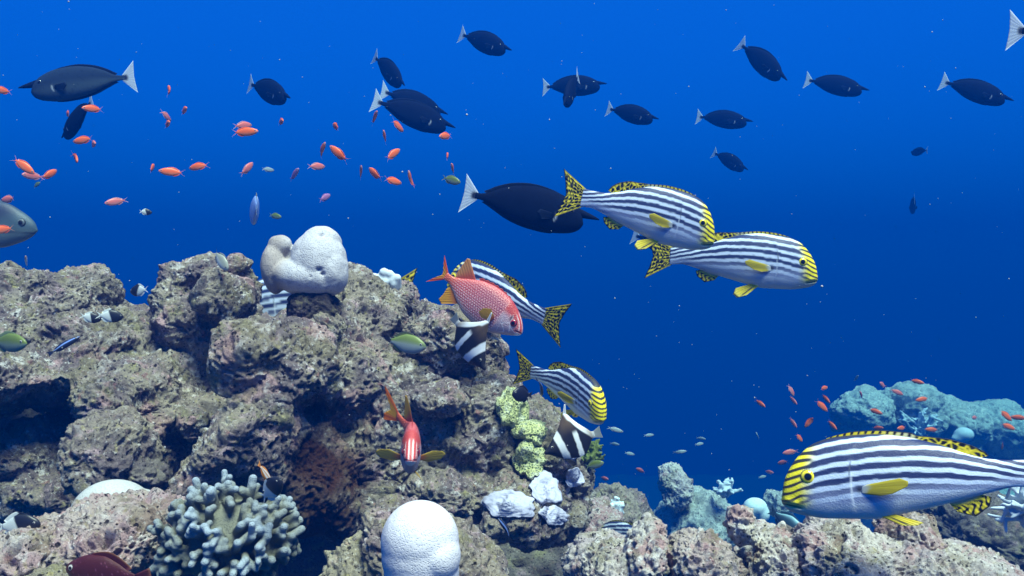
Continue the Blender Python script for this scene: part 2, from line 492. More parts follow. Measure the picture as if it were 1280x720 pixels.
me.vertices.foreach_set('co', (co - base).astype(np.float32).ravel()); me.update()
tag(link("coral_reef", me, M_REEF, loc=tuple(base)), "big craggy grey reef wall full of holes and ledges, filling the left half", "reef")

G = 'boulders of the near reef'
B = [  # name, label, px, py, rx, ry, depth, depth radius, roll, seed, level, material
 ("reef_boulder", "lone grey boulder full of small holes standing in the shadow at the left", 138, 562, 48, 52, 1.98, .15, -24, 28, 6, M_ROCK),
 ("reef_boulder", "small dark stone lying in the shadow beside the holed boulder", 182, 592, 22, 18, 1.95, .07, -20, 32, 5, M_ROCK_DARK),
 ("reef_boulder", "pink crusted rock in the bottom left corner in front of the pale smooth coral", 148, 672, 92, 46, 1.50, .14, 8, 33, 7, M_ROCK_PINK),
 ("reef_boulder", "low purple grey rock at the lower left edge with a two coloured fish behind", 40, 694, 78, 42, 1.46, .13, 16, 34, 6, M_ROCK_PINK),
 ("reef_boulder", "yellowish stone in the bottom left corner under the dark red fish", 70, 738, 62, 26, 1.36, .10, 0, 35, 6, M_ROCK_OLIVE),
 ("reef_boulder", "grey rounded boulder behind the white dome coral at the bottom", 556, 716, 108, 62, 1.55, .15, -36, 36, 7, M_ROCK),
 ("reef_boulder", "brown boulder to the left of the white dome coral at the bottom", 462, 722, 60, 56, 1.60, .16, 34, 37, 6, M_ROCK_OLIVE),
 ("reef_boulder", "pale speckled boulder at the bottom with a hidden striped fish behind it", 760, 722, 48, 50, 1.75, .15, 14, 38, 7, M_ROCK_PALE),
 ("reef_boulder", "upright pale stone at the right end of the speckled boulder", 808, 696, 25, 42, 1.68, .09, -6, 39, 6, M_ROCK_PALE),
 ("reef_boulder", "pale rock with bright pink patches at the bottom between two paler boulders", 884, 722, 40, 58, 1.66, .12, 24, 40, 7, M_ROCK_PINK),
 ("reef_boulder", "pale rock with a blunt horn on top below the head of the nearest striped fish", 962, 704, 32, 44, 1.70, .13, -28, 41, 7, M_ROCK_PALE),
 ("reef_boulder", "blunt horn shaped stone rising left of the nearest striped fish", 928, 656, 16, 24, 1.66, .05, 22, 42, 6, M_ROCK_PALE),
 ("reef_boulder", "large pale pitted boulder directly under the belly of the nearest striped fish", 1052, 714, 50, 64, 1.62, .16, -6, 43, 7, M_ROCK_PALE),
 ("reef_boulder", "pale boulder with a smooth pink patch under the yellow fin of the nearest striped fish", 1134, 672, 30, 34, 1.68, .10, -10, 44, 6, M_ROCK_PINK),
 ("reef_boulder", "long pale slope of rock running down to the bottom right corner", 1196, 728, 104, 40, 1.60, .16, -14, 45, 7, M_ROCK_PALE),
 ("reef_boulder", "small dark stone wedged between the two pale boulders below the nearest fish", 1002, 700, 26, 36, 1.74, .10, 0, 46, 6, M_ROCK_DARK),
]
for nm, lab, px, py, rx, ry, d, rz, roll, seed, lev, mt in B:
    rock(nm, lab, 'rock', px, py, rx, ry, d, rz, roll, seed, lev, mt, group=G, lobe_amp=.15 if d < 1.8 else .22)

# a second row of rocks in the middle distance, already turning blue
GB = 'reef rocks fading into the blue water'
for nm, lab, px, py, rx, ry, d, rz, roll, seed, lev, mt in [
 ("reef_boulder", "greyish rock behind the right foot of the reef wall, left of the blue crowned outcrop", 776, 648, 38, 40, 3.7, .25, 20, 51, 6, M_ROCK),
 ("reef_boulder", "low rock joining the reef wall to the rocks behind it at the right", 742, 660, 34, 44, 3.4, .25, 0, 52, 6, M_ROCK_PINK),
 ("reef_boulder", "outcrop with a pale blue crown at its upper left, standing behind the pale boulders", 868, 656, 50, 46, 6.2, .40, -8, 53, 6, M_ROCK_FAR),
 ("reef_boulder", "rounded blue white crown sitting on the outcrop behind the pale boulders", 846, 612, 20, 24, 6.0, .16, 0, 54, 6, M_ROCK_PALE),
 ("reef_boulder", "dim blue stone between the blue ring shaped coral and the nearest striped fish", 974, 630, 16, 18, 6.4, .16, 0, 55, 5, M_ROCK_FAR),
 ("reef_boulder", "dark blue rock in the gap under the tail of the nearest striped fish", 1215, 660, 78, 44, 3.4, .35, -12, 56, 6, M_ROCK_DARK),
 ("reef_boulder", "hazy blue green mound, left part of the far reef above the nearest striped fish", 1080, 515, 36, 30, 10.98, 0.49, 0, 57, 6, M_ROCK_FAR),
 ("reef_boulder", "hazy blue green mound, highest middle part of the far reef", 1134, 512, 44, 34, 11.22, 0.55, -6, 58, 6, M_ROCK_FAR),
 ("reef_boulder", "hazy sloping mound at the right part of the far reef beside the white branching coral", 1192, 528, 42, 32, 11.22, 0.55, -26, 59, 6, M_ROCK_FAR),
 ("reef_boulder", "faint blue mound at the right edge above the tail of the nearest striped fish", 1252, 540, 42, 34, 11.96, 0.55, -8, 60, 6, M_ROCK_FAR),
]:
    rock(nm, lab, 'rock', px, py, rx, ry, d, rz, roll, seed, lev, mt, group=GB, amp=1.2)

# ================================================================ corals
def coral_obj(name, me, mat, label, cat, group=None, parent=None):
    co = np.empty(len(me.vertices) * 3, np.float32); me.vertices.foreach_get('co', co); co = co.reshape(-1, 3)
    base = np.array([co[:, 0].mean(), co[:, 1].mean(), co[:, 2].min()])
    me.vertices.foreach_set('co', (co - base).ravel()); me.update()
    o = link(name, me, mat, loc=tuple(base))
    return tag(o, label, cat, group)

M_WHITE = coral_mat("white_stony_coral", (.46, .44, .46), (.33, .31, .33), 250, .0007, None, True)
M_DOME = coral_mat("white_dome_coral", (.58, .56, .59), (.47, .45, .49), 360, .0004)
M_PALE = coral_mat("pale_grey_coral", (.42, .42, .40), (.34, .34, .32), 300, .0006)
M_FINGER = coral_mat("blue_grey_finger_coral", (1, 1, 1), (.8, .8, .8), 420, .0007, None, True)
M_TIP = plain_mat("white_crust", (.40, .40, .50), .85, .15, 60, .25)
M_HONEY = honeycomb_mat("green_honeycomb_coral", (.40, .42, .19), (.11, .15, .07), 130)
M_STAG = plain_mat("white_branching_coral", (.48, .53, .58), .8, .2, 30, .15)
M_BLUE = coral_mat("blue_white_coral", (.62, .72, .74), (.5, .6, .62), 120)

def blobs(lst, voxel, iters):
    pp = Parts()
    for px, py, d, rx, ry, rz, roll in lst:
        k = d / FPX; pp.ball(P(px, py, d), (rx * k, rz, ry * k), 4, math.radians(roll))
    V, F = pp.get(); return remesh("coral", V, F, voxel, iters)

# white lobed coral on its dark pedestal
root = empty("lobed_coral"); tag(root, "big white lobed coral with curled left arm on a dark stalk atop the reef", "coral")
base = P(392, 398, 2.36); root.location = base
k = 2.36 / FPX
me = blobs([(398, 330, 2.36, 36, 42, .075, 0), (402, 306, 2.37, 25, 24, .055, 0), (384, 347, 2.35, 46, 24, .07, -8), (416, 340, 2.35, 19, 30, .06, 0),
            (343, 336, 2.36, 16, 32, .05, 6), (350, 307, 2.37, 15, 14, .035, 0), (366, 322, 2.385, 10, 16, .025, 0), (386, 316, 2.34, 13, 14, .03, 30), (374, 336, 2.33, 14, 14, .03, 30)], .0040, 5)
co = np.empty(len(me.vertices) * 3, np.float32); me.vertices.foreach_get('co', co); co = co.reshape(-1, 3) - base
nn = np.empty(len(me.vertices) * 3, np.float32); me.vertices.foreach_get('normal', nn); nn = nn.reshape(-1, 3)
co = co + nn * (.0035 * fbm(co * 26, 2))[:, None]
for hx, hy, hr, hd in ((398, 337, .005, .012), (402, 342, .004, .011), (388, 346, .003, .006), (397, 292, .004, .010)):   # a star shaped scar and a few dents
    h = P(hx, hy, 2.28) - base
    dd = np.hypot((co[:, 0] - h[0]) * .8, co[:, 2] - h[2]); front = co[:, 1] < .01
    co = co - nn * (hd * np.exp(-(dd / hr) ** 2) * front)[:, None]
me.vertices.foreach_set('co', co.astype(np.float32).ravel()); me.update()
tc_ = np.ones((len(co), 4), np.float32); tc_[:, :3] = mix((1, 1, 1), (.66, .58, .50), smooth(-.045, -.095, co[:, 0]) * .9)
at_ = me.attributes.new('Col', 'FLOAT_COLOR', 'POINT'); at_.data.foreach_set('color', tc_.ravel())
link("colony", me, M_WHITE, root)
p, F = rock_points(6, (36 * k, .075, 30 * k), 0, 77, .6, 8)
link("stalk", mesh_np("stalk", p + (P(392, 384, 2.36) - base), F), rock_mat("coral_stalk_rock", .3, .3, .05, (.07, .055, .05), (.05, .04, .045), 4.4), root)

# white dome coral at the bottom
me = blobs([(525, 677, 1.3, 49, 51, .057, 0), (526, 694, 1.3, 49, 52, .057, 0), (527, 716, 1.3, 47, 52, .056, 0), (546, 694, 1.29, 30, 34, .045, 0)], .0022, 14)
coral_obj("dome_coral", me, M_DOME, "smooth bright white dome coral standing up at the bottom of the picture", "coral")
# pale smooth coral behind the corner rock
me = blobs([(140, 642, 1.72, 50, 42, .07, 4), (172, 640, 1.74, 34, 28, .06, 0)], .004, 6)
coral_obj("mound_coral", me, M_PALE, "smooth pale grey mound coral half hidden behind the pink crusted corner rock", "coral")
# far blue ring shaped coral
me = blobs([(944, 634, 5.6, 15, 12, .07, 0), (936, 641, 5.6, 10, 9, .06, 0), (952, 642, 5.6, 10, 12, .06, 0)], .010, 6)
coral_obj("dome_coral", me, M_BLUE, "rounded blue white coral with a notch, far behind the pale boulders", "coral")
# white tuft on the ridge
pp = Parts(); r_ = np.random.default_rng(4); k = 2.68 / FPX
for i, (dx, dy, rr) in enumerate([(-14, 2, 6), (-6, 5, 6), (-2, -4, 6.5), (5, -2, 6), (8, 6, 6), (14, 3, 6), (0, 8, 7), (-10, 9, 6), (10, 10, 6), (-19, 8, 5)]):
    c = P(482 + dx, 345 + dy, 2.64); pp.capsule(c - [0, -.02, .03], c, rr * k * .9, rr * k)
V, F = pp.get(); coral_obj("knob_coral", remesh("knob_coral", V, F, .004, 3), M_STAG, "small tuft of white knobby coral on the ridge right of the big lobed coral", "coral")
def skin_patch(px, py, rx, ry, roll, sd, thick, lump, lumpf, d0):
    """a coral skin of uneven outline and real thickness that follows the rock it grows on"""
    ca, sa = math.cos(math.radians(roll)), math.sin(math.radians(roll)); n, m_ = 44, 72
    a_ = np.linspace(0, 2 * np.pi, m_, endpoint=False); rad = np.linspace(0, 1, n)
    ed = 1 + .34 * perlin(np.stack([np.cos(a_) * 1.6 + sd, np.sin(a_) * 1.6, a_ * 0], 1)) + .09 * perlin(np.stack([np.cos(a_) * 4.3 + sd, np.sin(a_) * 4.3, a_ * 0 + 9], 1))
    Rr, Aa = np.meshgrid(rad, np.arange(m_), indexing='ij')
    u = Rr * np.cos(a_)[Aa] * ed[Aa] * rx; w_ = Rr * np.sin(a_)[Aa] * ed[Aa] * ry
    X = px + u * ca + w_ * sa; Y = py - u * sa + w_ * ca
    A = np.concatenate(ROCKPX); A = A[(np.abs(A[:, 0] - px) < 2.6 * rx + 12) & (np.abs(A[:, 1] - py) < 2.6 * ry + 12)]
    D = np.full(X.shape, np.nan)
    for i in range(n):
        for j in range(0, m_):
            q = (np.abs(A[:, 0] - X[i, j]) < 4) & (np.abs(A[:, 1] - Y[i, j]) < 4)
            if q.any(): D[i, j] = A[q, 2].min()
    med = np.nanmedian(D) if not np.isnan(D).all() else d0
    D = np.clip(np.where(np.isnan(D), med, D), med - .16, med + .12)
    for it in range(3): D[1:-1] = (D[:-2] + D[2:] + 2 * D[1:-1] + np.roll(D, 1, 1)[1:-1] + np.roll(D, -1, 1)[1:-1]) / 6
    D[0] = D[1].mean()
    D = D + .003 - thick * np.sqrt(np.clip(1 - Rr ** 2.5, 0, 1)) + .03 * smooth(.93, 1, Rr)
    V = np.stack([(X - 640) / FPX * D, D, (360 - Y) / FPX * D], -1).reshape(-1, 3)
    V = V + lump * np.stack([fbm(V * lumpf + o_, 3) for o_ in (0, 9, 21)], 1)
    ij = (np.arange(n - 1)[:, None] * m_ + np.arange(m_)[None]).ravel(); ik = (np.arange(n - 1)[:, None] * m_ + (np.arange(m_)[None] + 1) % m_).ravel()
    return V, np.stack([ij, ij + m_, ik + m_, ik], 1)

# green honeycomb colonies
for px, py, rx, ry, roll, sd, lab in [(640, 512, 21, 27, 20, 14, "upper green honeycomb coral lump on the buttress of the reef wall"),
                               (662, 541, 23, 16, -20, 15, "middle green honeycomb coral lump, the palest of the three on the buttress"),
                               (663, 574, 20, 25, 0, 16, "lowest green honeycomb coral lump just above the white crusts")]:
    V, F = skin_patch(px, py, rx, ry, roll, sd, .042, .012, 26, 2.4)
    coral_obj("honeycomb_coral", mesh_np("honeycomb_coral", V, F), M_HONEY, lab, "coral", "green honeycomb corals on the reef wall")
# white crusts on the nose of the reef wall
for px, py, rx, ry, d, roll, sd, lab in [(640, 632, 30, 18, 2.06, -4, 5, "broad white crust on the lower right nose of the reef wall"),
                                    (682, 612, 17, 20, 2.10, 30, 6, "narrow white crust climbing up right of the broad white crust"),
                                    (692, 644, 17, 10, 2.08, -20, 7, "small bright white crust at the lower right of the reef wall"),
                                    (718, 598, 12, 10, 2.45, 0, 8, "small blue white crust below the right hand bannerfish"),
                                    (714, 566, 11, 7, 2.35, -20, 9, "tiny white crust directly under the right hand bannerfish")]:
    V, F = skin_patch(px, py, rx * 1.12, ry * 1.1, roll, sd, .010, .0035, 60, d)
    coral_obj("crust_coral", mesh_np("crust_coral", V, F), M_TIP, lab, "coral", "white crusts on the reef wall")

# finger coral in the foreground
def finger_coral(seed, cpx, cpy, rx, ry, d, rz, n, r0, length, voxel, up=(0, -.35, .8), fork=2, spread=.8, mound=True):
    r_ = np.random.default_rng(seed); k = d / FPX; c = P(cpx, cpy, d); pp = Parts()
    R = np.array([rx * k, rz, ry * k])
    if mound: pp.ball(c, R * .72, 4)
    up = np.asarray(up, float); done = []
    tries = 0
    while len(done) < n and tries < n * 60:
        tries += 1
        dirn = r_.normal(size=3); dirn /= np.linalg.norm(dirn)
        if dirn[1] > .35 or dirn[2] < -.75: continue
        if any(np.dot(dirn, q) > 1 - spread * (r0 / R[0]) ** 2 * 3.2 for q in done): continue
        done.append(dirn)
        a = c + dirn * R * .66; g = dirn * .75 + up * .55 + r_.normal(size=3) * .22; g /= np.linalg.norm(g)
        L = length * r_.uniform(.7, 1.25); b = a + g * L; r1 = r0 * r_.uniform(.85, 1.15)
        pp.capsule(a, b, r1 * 1.05, r1)
        for q in range(r_.integers(1, fork + 1) if fork else 0):
            h = g + r_.normal(size=3) * .75; h /= np.linalg.norm(h)
            s = a + g * L * r_.uniform(.45, .85)
            pp.capsule(s, s + h * L * r_.uniform(.45, .7), r1 * .9, r1 * r_.uniform(.8, .95))
    V, F = pp.get(); return remesh("finger_coral", V, F, voxel, 3, .5)
me = finger_coral(21, 286, 676, 95, 70, 1.40, .078, 125, .0067, .031, .0018)
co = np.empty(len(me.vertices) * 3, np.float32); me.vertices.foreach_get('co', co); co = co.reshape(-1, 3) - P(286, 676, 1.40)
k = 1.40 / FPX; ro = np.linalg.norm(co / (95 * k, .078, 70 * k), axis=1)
tc_ = np.ones((len(co), 4), np.float32); tc_[:, :3] = mix((.14, .145, .115), (.25, .30, .345), smooth(.88, 1.22, ro + .08 * fbm(co * 40, 2)))  # paler fingertips; lit tops and brownish shade between fingers painted into the colour
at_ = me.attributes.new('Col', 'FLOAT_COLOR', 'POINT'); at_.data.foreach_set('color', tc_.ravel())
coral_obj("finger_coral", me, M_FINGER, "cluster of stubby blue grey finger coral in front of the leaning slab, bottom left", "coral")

# staghorn thickets
def staghorn(seed, cpx, cpy, d, n, r0, length, lean, voxel):
    r_ = np.random.default_rng(seed); c = P(cpx, cpy, d); pp = Parts()
    for i in range(n):
        g = np.array([r_.normal() * .55 + lean[0], r_.normal() * .4 + lean[1], r_.uniform(-.1, 1.0) + lean[2]]); g /= np.linalg.norm(g)
        a = c + r_.normal(size=3) * r0 * 1.3; L = length * r_.uniform(.6, 1.1); b = a + g * L
        pp.capsule(a, b, r0, r0 * .62)
        for q in range(4):
            h = g + r_.normal(size=3) * .7; h /= np.linalg.norm(h); s = a + g * L * r_.uniform(.3, .95)
            pp.capsule(s, s + h * L * r_.uniform(.2, .45), r0 * .8, r0 * .5)
    V, F = pp.get(); return remesh("branching_coral", V, F, voxel, 2, .5)
GS = "white branching corals"
coral_obj("branching_coral", staghorn(3, 1298, 648, 2.5, 24, .0085, .13, (-.8, -.25, .1), .0034), M_STAG, "white branching coral poking in at the right edge below the nearest fish's tail", "coral", GS)
coral_obj("branching_coral", staghorn(5, 1148, 540, 10.2, 18, .021, .29, (0, -.3, .35), .008), M_STAG, "white branching coral on the far hazy reef above the nearest fish's back", "coral", GS)
coral_obj("branching_coral", staghorn(8, 905, 616, 5.8, 16, .015, .08, (0, -.3, .4), .006), M_STAG, "small pale blue tuft of coral on top of the outcrop behind the pale boulders", "coral", GS)
coral_obj("branching_coral", staghorn(9, 771, 636, 3.35, 14, .009, .04, (0, -.5, .3), .005), M_BLUE, "little pale tuft of coral on the greyish rock right of the reef wall", "coral", GS)
me = blobs([(1205, 543, 10.0, 12, 9, .10, 0), (1199, 548, 10.0, 10, 6, .07, 0)], .019, 5)
coral_obj("dome_coral", me, M_STAG, "small round white coral on the far hazy reef, right of the white branching one", "coral")
# green tuft on the edge of the wall
coral_obj("branching_coral", staghorn(12, 733, 572, 2.62, 18, .006, .045, (.3, -.2, .2), .003), plain_mat("green_tuft", (.13, .17, .05), .9, .1, 80, .6), "olive green tuft at the right edge of the reef wall behind the bannerfish", "coral", None)

# ---- the water itself: one box of even, blue scattering haze
hv = np.array([(x, y, z) for x in (-32, 32) for y in (-10, 54) for z in (FLOOR - 1.6, 3.9)], float)
hf = np.array([(0, 1, 3, 2), (4, 6, 7, 5), (0, 4, 5, 1), (2, 3, 7, 6), (0, 2, 6, 4), (1, 5, 7, 3)])
hm = bpy.data.materials.new("water_haze"); hm.use_nodes = True
hn = hm.node_tree.nodes; hn.clear()
ho = hn.new("ShaderNodeOutputMaterial"); hp = hn.new("ShaderNodeVolumePrincipled")
hp.inputs['Color'].default_value = HAZE_COLOR; hp.inputs['Absorption Color'].default_value = HAZE_ABS
hp.inputs['Density'].default_value = HAZE_DENSITY; hp.inputs['Anisotropy'].default_value = 0.0
hm.node_tree.links.new(hp.outputs[0], ho.inputs['Volume'])
tag(link("haze", mesh_np("haze", hv, hf, None, False), hm), kind='stuff')
# ================================================================ fish
M_SKIN = paint_mat("fish_skin", .5, .3, 0, 170, .0006)
M_DARKSKIN = paint_mat("dark_fish_skin", .8, .03)
M_DARKFIN = paint_mat("dark_fish_fin", .8, .03, .15)
M_SCALE = paint_mat("fish_scales", .42, .45, 0, 90, .0015)
M_FIN = paint_mat("fish_fin", .5, .25, .5)
M_EYE = paint_mat("fish_eye", .12, .6)

def pchip(x, y, xq):
    x = np.asarray(x, float); y = np.asarray(y, float)
    o = np.argsort(x); x = x[o]; y = y[o]
    h = np.diff(x); dl = np.diff(y) / h
    m = np.zeros(len(x)); m[0] = dl[0]; m[-1] = dl[-1]
    for i in range(1, len(x) - 1):
        if dl[i - 1] * dl[i] > 0:
            w1 = 2 * h[i] + h[i - 1]; w2 = h[i] + 2 * h[i - 1]
            m[i] = (w1 + w2) / (w1 / dl[i - 1] + w2 / dl[i])
    k = np.clip(np.searchsorted(x, xq) - 1, 0, len(h) - 1)
    t = np.clip((xq - x[k]) / h[k], 0, 1)
    return ((2 * t**3 - 3 * t**2 + 1) * y[k] + (t**3 - 2 * t**2 + t) * h[k] * m[k] + (-2 * t**3 + 3 * t**2) * y[k + 1] + (t**3 - t**2) * h[k] * m[k + 1])

class Shape:
    """a fish of unit length along x, nose at +x, up +z"""
    def __init__(s, top, bot, wid, pw=.85, zs=1.0, bend=None, lift=0.0):
        s.top, s.bot, s.wid, s.pw, s.zs = np.array(top), np.array(bot), np.array(wid), pw, zs
        s.x0 = s.top[:, 0].max(); s.x1 = s.top[:, 0].min(); s.bendf = bend; s.lift = lift
    def at(s, x):
        t = pchip(s.top[:, 0], s.top[:, 1], x) * s.zs; b = pchip(s.bot[:, 0], s.bot[:, 1], x) * s.zs
        return (t + b) / 2, np.maximum((t - b) / 2, 1e-5), pchip(s.wid[:, 0], s.wid[:, 1], x)
    def y(s, x, z):
        x = np.asarray(x, float); zc, h, w = s.at(x); v = np.clip((z - zc) / h, -1, 1)
        return w * (1 - v * v) ** (s.pw / 2)
    def bent(s, V):
        V = np.array(V, float)
        if s.bendf is not None: V[:, 1] += s.bendf(V[:, 0])
        if s.lift: V[:, 2] += s.lift * np.minimum(0, V[:, 0] - .05) ** 2
        return V
    def body(s, nx, nt, colf, relief=None):
        t = np.linspace(0, 1, nx); x = s.x0 - (s.x0 - s.x1) * (.35 * t + .65 * t ** 1.7)
        x[0] -= .001
        zc, h, w = s.at(x)
        th = np.linspace(0, 2 * np.pi, nt, endpoint=False)
        c, sn = np.cos(th), np.sin(th)
        X = np.repeat(x, nt); C = np.tile(c, nx)
        Z = (zc[:, None] + h[:, None] * c[None]).ravel()
        Y = (w[:, None] * (np.sign(sn) * np.abs(sn) ** s.pw)[None]).ravel()
        if relief is not None: Y = Y * (1 + relief(X, C, Z))
        V = np.stack([X, Y, Z], 1)
        i = np.arange(nx - 1)[:, None] * nt; j = np.arange(nt)[None]; j2 = (j + 1) % nt
        F = np.stack([(i + j).ravel(), (i + j2).ravel(), (i + nt + j2).ravel(), (i + nt + j).ravel()], 1)
        V = np.concatenate([V, [[x[0] + .002, 0, zc[0]], [x[-1], 0, zc[-1]]]])
        nV = len(V); jj = np.arange(nt); l = (nx - 1) * nt
        caps = np.concatenate([np.stack([(jj + 1) % nt, jj, np.full(nt, nV - 2)], 1), np.stack([l + jj, l + (jj + 1) % nt, np.full(nt, nV - 1)], 1)])
        Cv = np.concatenate([C, [0, 0]])
        col = colf(V[:, 0], Cv, V[:, 2], V[:, 1])
        return s.bent(V), [F, caps], col

def resample(pts, n):
    pts = np.array([(*p, 0, 0)[:3] if len(p) < 3 else p for p in pts], float)
    d = np.concatenate([[0], np.cumsum(np.linalg.norm(np.diff(pts, axis=0), axis=1))]); d /= d[-1]
    q = np.linspace(0, 1, n)
    return np.stack([np.interp(q, d, pts[:, k]) for k in range(3)], 1)

def fin_mesh(base, tip, colf, ns=24, nt=12, th=.004, ray=.0025, rays=14, bow=0.0, shape=None):
    """a fin between its base line and its outer edge; points are (x, y, z)"""
    b = resample(base, ns); e = resample(tip, ns)
    t = np.linspace(0, 1, nt)
    A = b[None] * (1 - t)[:, None, None] + e[None] * t[:, None, None]      # nt, ns, 3
    S = np.tile(np.linspace(0, 1, ns)[None], (nt, 1)); T = np.tile(t[:, None], (1, ns))
    u = b[-1] - b[0]; v = e.mean(0) - b.mean(0); n = np.cross(u, v); n /= max(1e-9, np.linalg.norm(n))
    off = ray * np.sin(S * rays * 2 * np.pi) * np.minimum(1, T * 2) + bow * np.sin(S * np.pi) * T
    A = A + n * off[..., None]
    half = th * (1 - .85 * T)[..., None] * n / 2
    edge = np.minimum(1, np.minimum(S, 1 - S) * 10)[..., None]
    V = np.concatenate([(A + half * edge).reshape(-1, 3), (A - half * edge).reshape(-1, 3)])
    i = (np.arange(nt - 1)[:, None] * ns + np.arange(ns - 1)[None]).ravel(); N = nt * ns
    f1 = np.stack([i, i + 1, i + ns + 1, i + ns], 1); f2 = f1[:, ::-1] + N
    rim = np.concatenate([np.arange(ns), (np.arange(1, nt) * ns + ns - 1), (N - 2 - np.arange(ns - 1)), (np.arange(nt - 2, 0, -1) * ns)])
    r2 = np.roll(rim, -1); f3 = np.stack([rim, rim + N, r2 + N, r2], 1)
    s2, t2 = np.tile(S.ravel(), 2), np.tile(T.ravel(), 2)
    return V, [f1, f2, f3], colf(s2, t2, V)

def eye_mesh(shape, x, z, r, side, cols, bulge=.55):
    """cols: list of (radius fraction, colour) from the pupil outwards"""
    nu, nv = 20, 14
    y = float(shape.y(np.array([x]), np.array([z]))[0])
    V, C = [], []
    for i in range(nv + 1):
        ph = math.pi * i / nv
        for j in range(nu):
            a = 2 * math.pi * j / nu
            rr = math.sin(ph)
            V.append((x + r * rr * math.cos(a), side * (y - r * bulge * .45 + r * bulge * math.cos(ph)), z + r * rr * math.sin(a)))
            c = cols[-1][1]
            for lim, cc in cols:
                if rr <= lim and ph < math.pi / 2 + .01: c = cc; break
            C.append(c)
    F = [(i * nu + j, i * nu + (j + 1) % nu, (i + 1) * nu + (j + 1) % nu, (i + 1) * nu + j) for i in range(nv) for j in range(nu)]
    F = np.array(F);  F = F[:, ::-1] if side < 0 else F
    return np.array(V), [F], np.array(C)

def part(root, name, geo, mat, bent=None):
    V, F, C = geo
    if bent is not None: V = bent.bent(V)
    return link(name, mesh_np(name, V, F, C), mat, root)

def orient(root, F, L, loc, roll=0.0, zup=(0, 0, 1)):
    F = Vector(F).normalized(); U = Vector(zup); U = (U - F * U.dot(F)).normalized(); Y = U.cross(F)
    R = Matrix((F, Y, U)).transposed()
    R = R @ Matrix.Rotation(math.radians(roll), 3, 'X')
    root.matrix_world = Matrix.Translation(Vector(loc)) @ R.to_4x4() @ Matrix.Diagonal((L, L, L, 1))

def place(root, head, tail, L, yaw=0.0, roll=0.0, d=None, face=0.0):
    """swim from photo pixel tail to head; yaw > 0 turns the nose towards the viewer"""
    y = math.radians(yaw)
    def ends(d, L):
        h = P(*head, d - .5 * L * math.sin(y)); t = P(*tail, d + .5 * L * math.sin(y)); return h, t
    n = math.hypot(head[0] - tail[0], head[1] - tail[1])
    if d is None:
        d = L * math.cos(y) * FPX / n
        for _ in range(12):
            h, t = ends(d, L); d *= L / np.linalg.norm(h - t)
    else:
        for _ in range(12):
            h, t = ends(d, L); L = .5 * L + .5 * np.linalg.norm(h - t)
    h, t = ends(d, L); c = (h + t) / 2
    F = (h - t) / np.linalg.norm(h - t)
    ray = c / np.linalg.norm(c); up = np.array([0, 0, 1.0]); up = up - face * ray * (up @ ray)
    orient(root, F, float(np.linalg.norm(h - t)), c, roll, tuple(up))
    return d

# ---------------------------------------------------------------- oriental sweetlips: blue white fish with black stripes
SL_TOP = [(.5, -.085), (.488, -.03), (.474, .002), (.434, .058), (.37, .106), (.29, .127), (.17, .134), (.07, .124), (-.04, .098), (-.14, .062), (-.2, .048), (-.28, .044), (-.35, .046)]
SL_BOT = [(.5, -.10), (.488, -.118), (.474, -.127), (.434, -.140), (.33, -.152), (.2, -.152), (.07, -.128), (-.09, -.09), (-.2, -.06), (-.28, -.043), (-.35, -.046)]
SL_WID = [(.5, .010), (.488, .030), (.46, .046), (.42, .058), (.33, .064), (.2, .068), (.0, .055), (-.14, .036), (-.28, .016), (-.35, .008)]
BLACK = (.010, .011, .022); WHITEB = (.50, .57, .72); STRIPE_DARK = (.016, .024, .085); YEL = (.84, .68, .012); YELF = (.86, .70, .03)

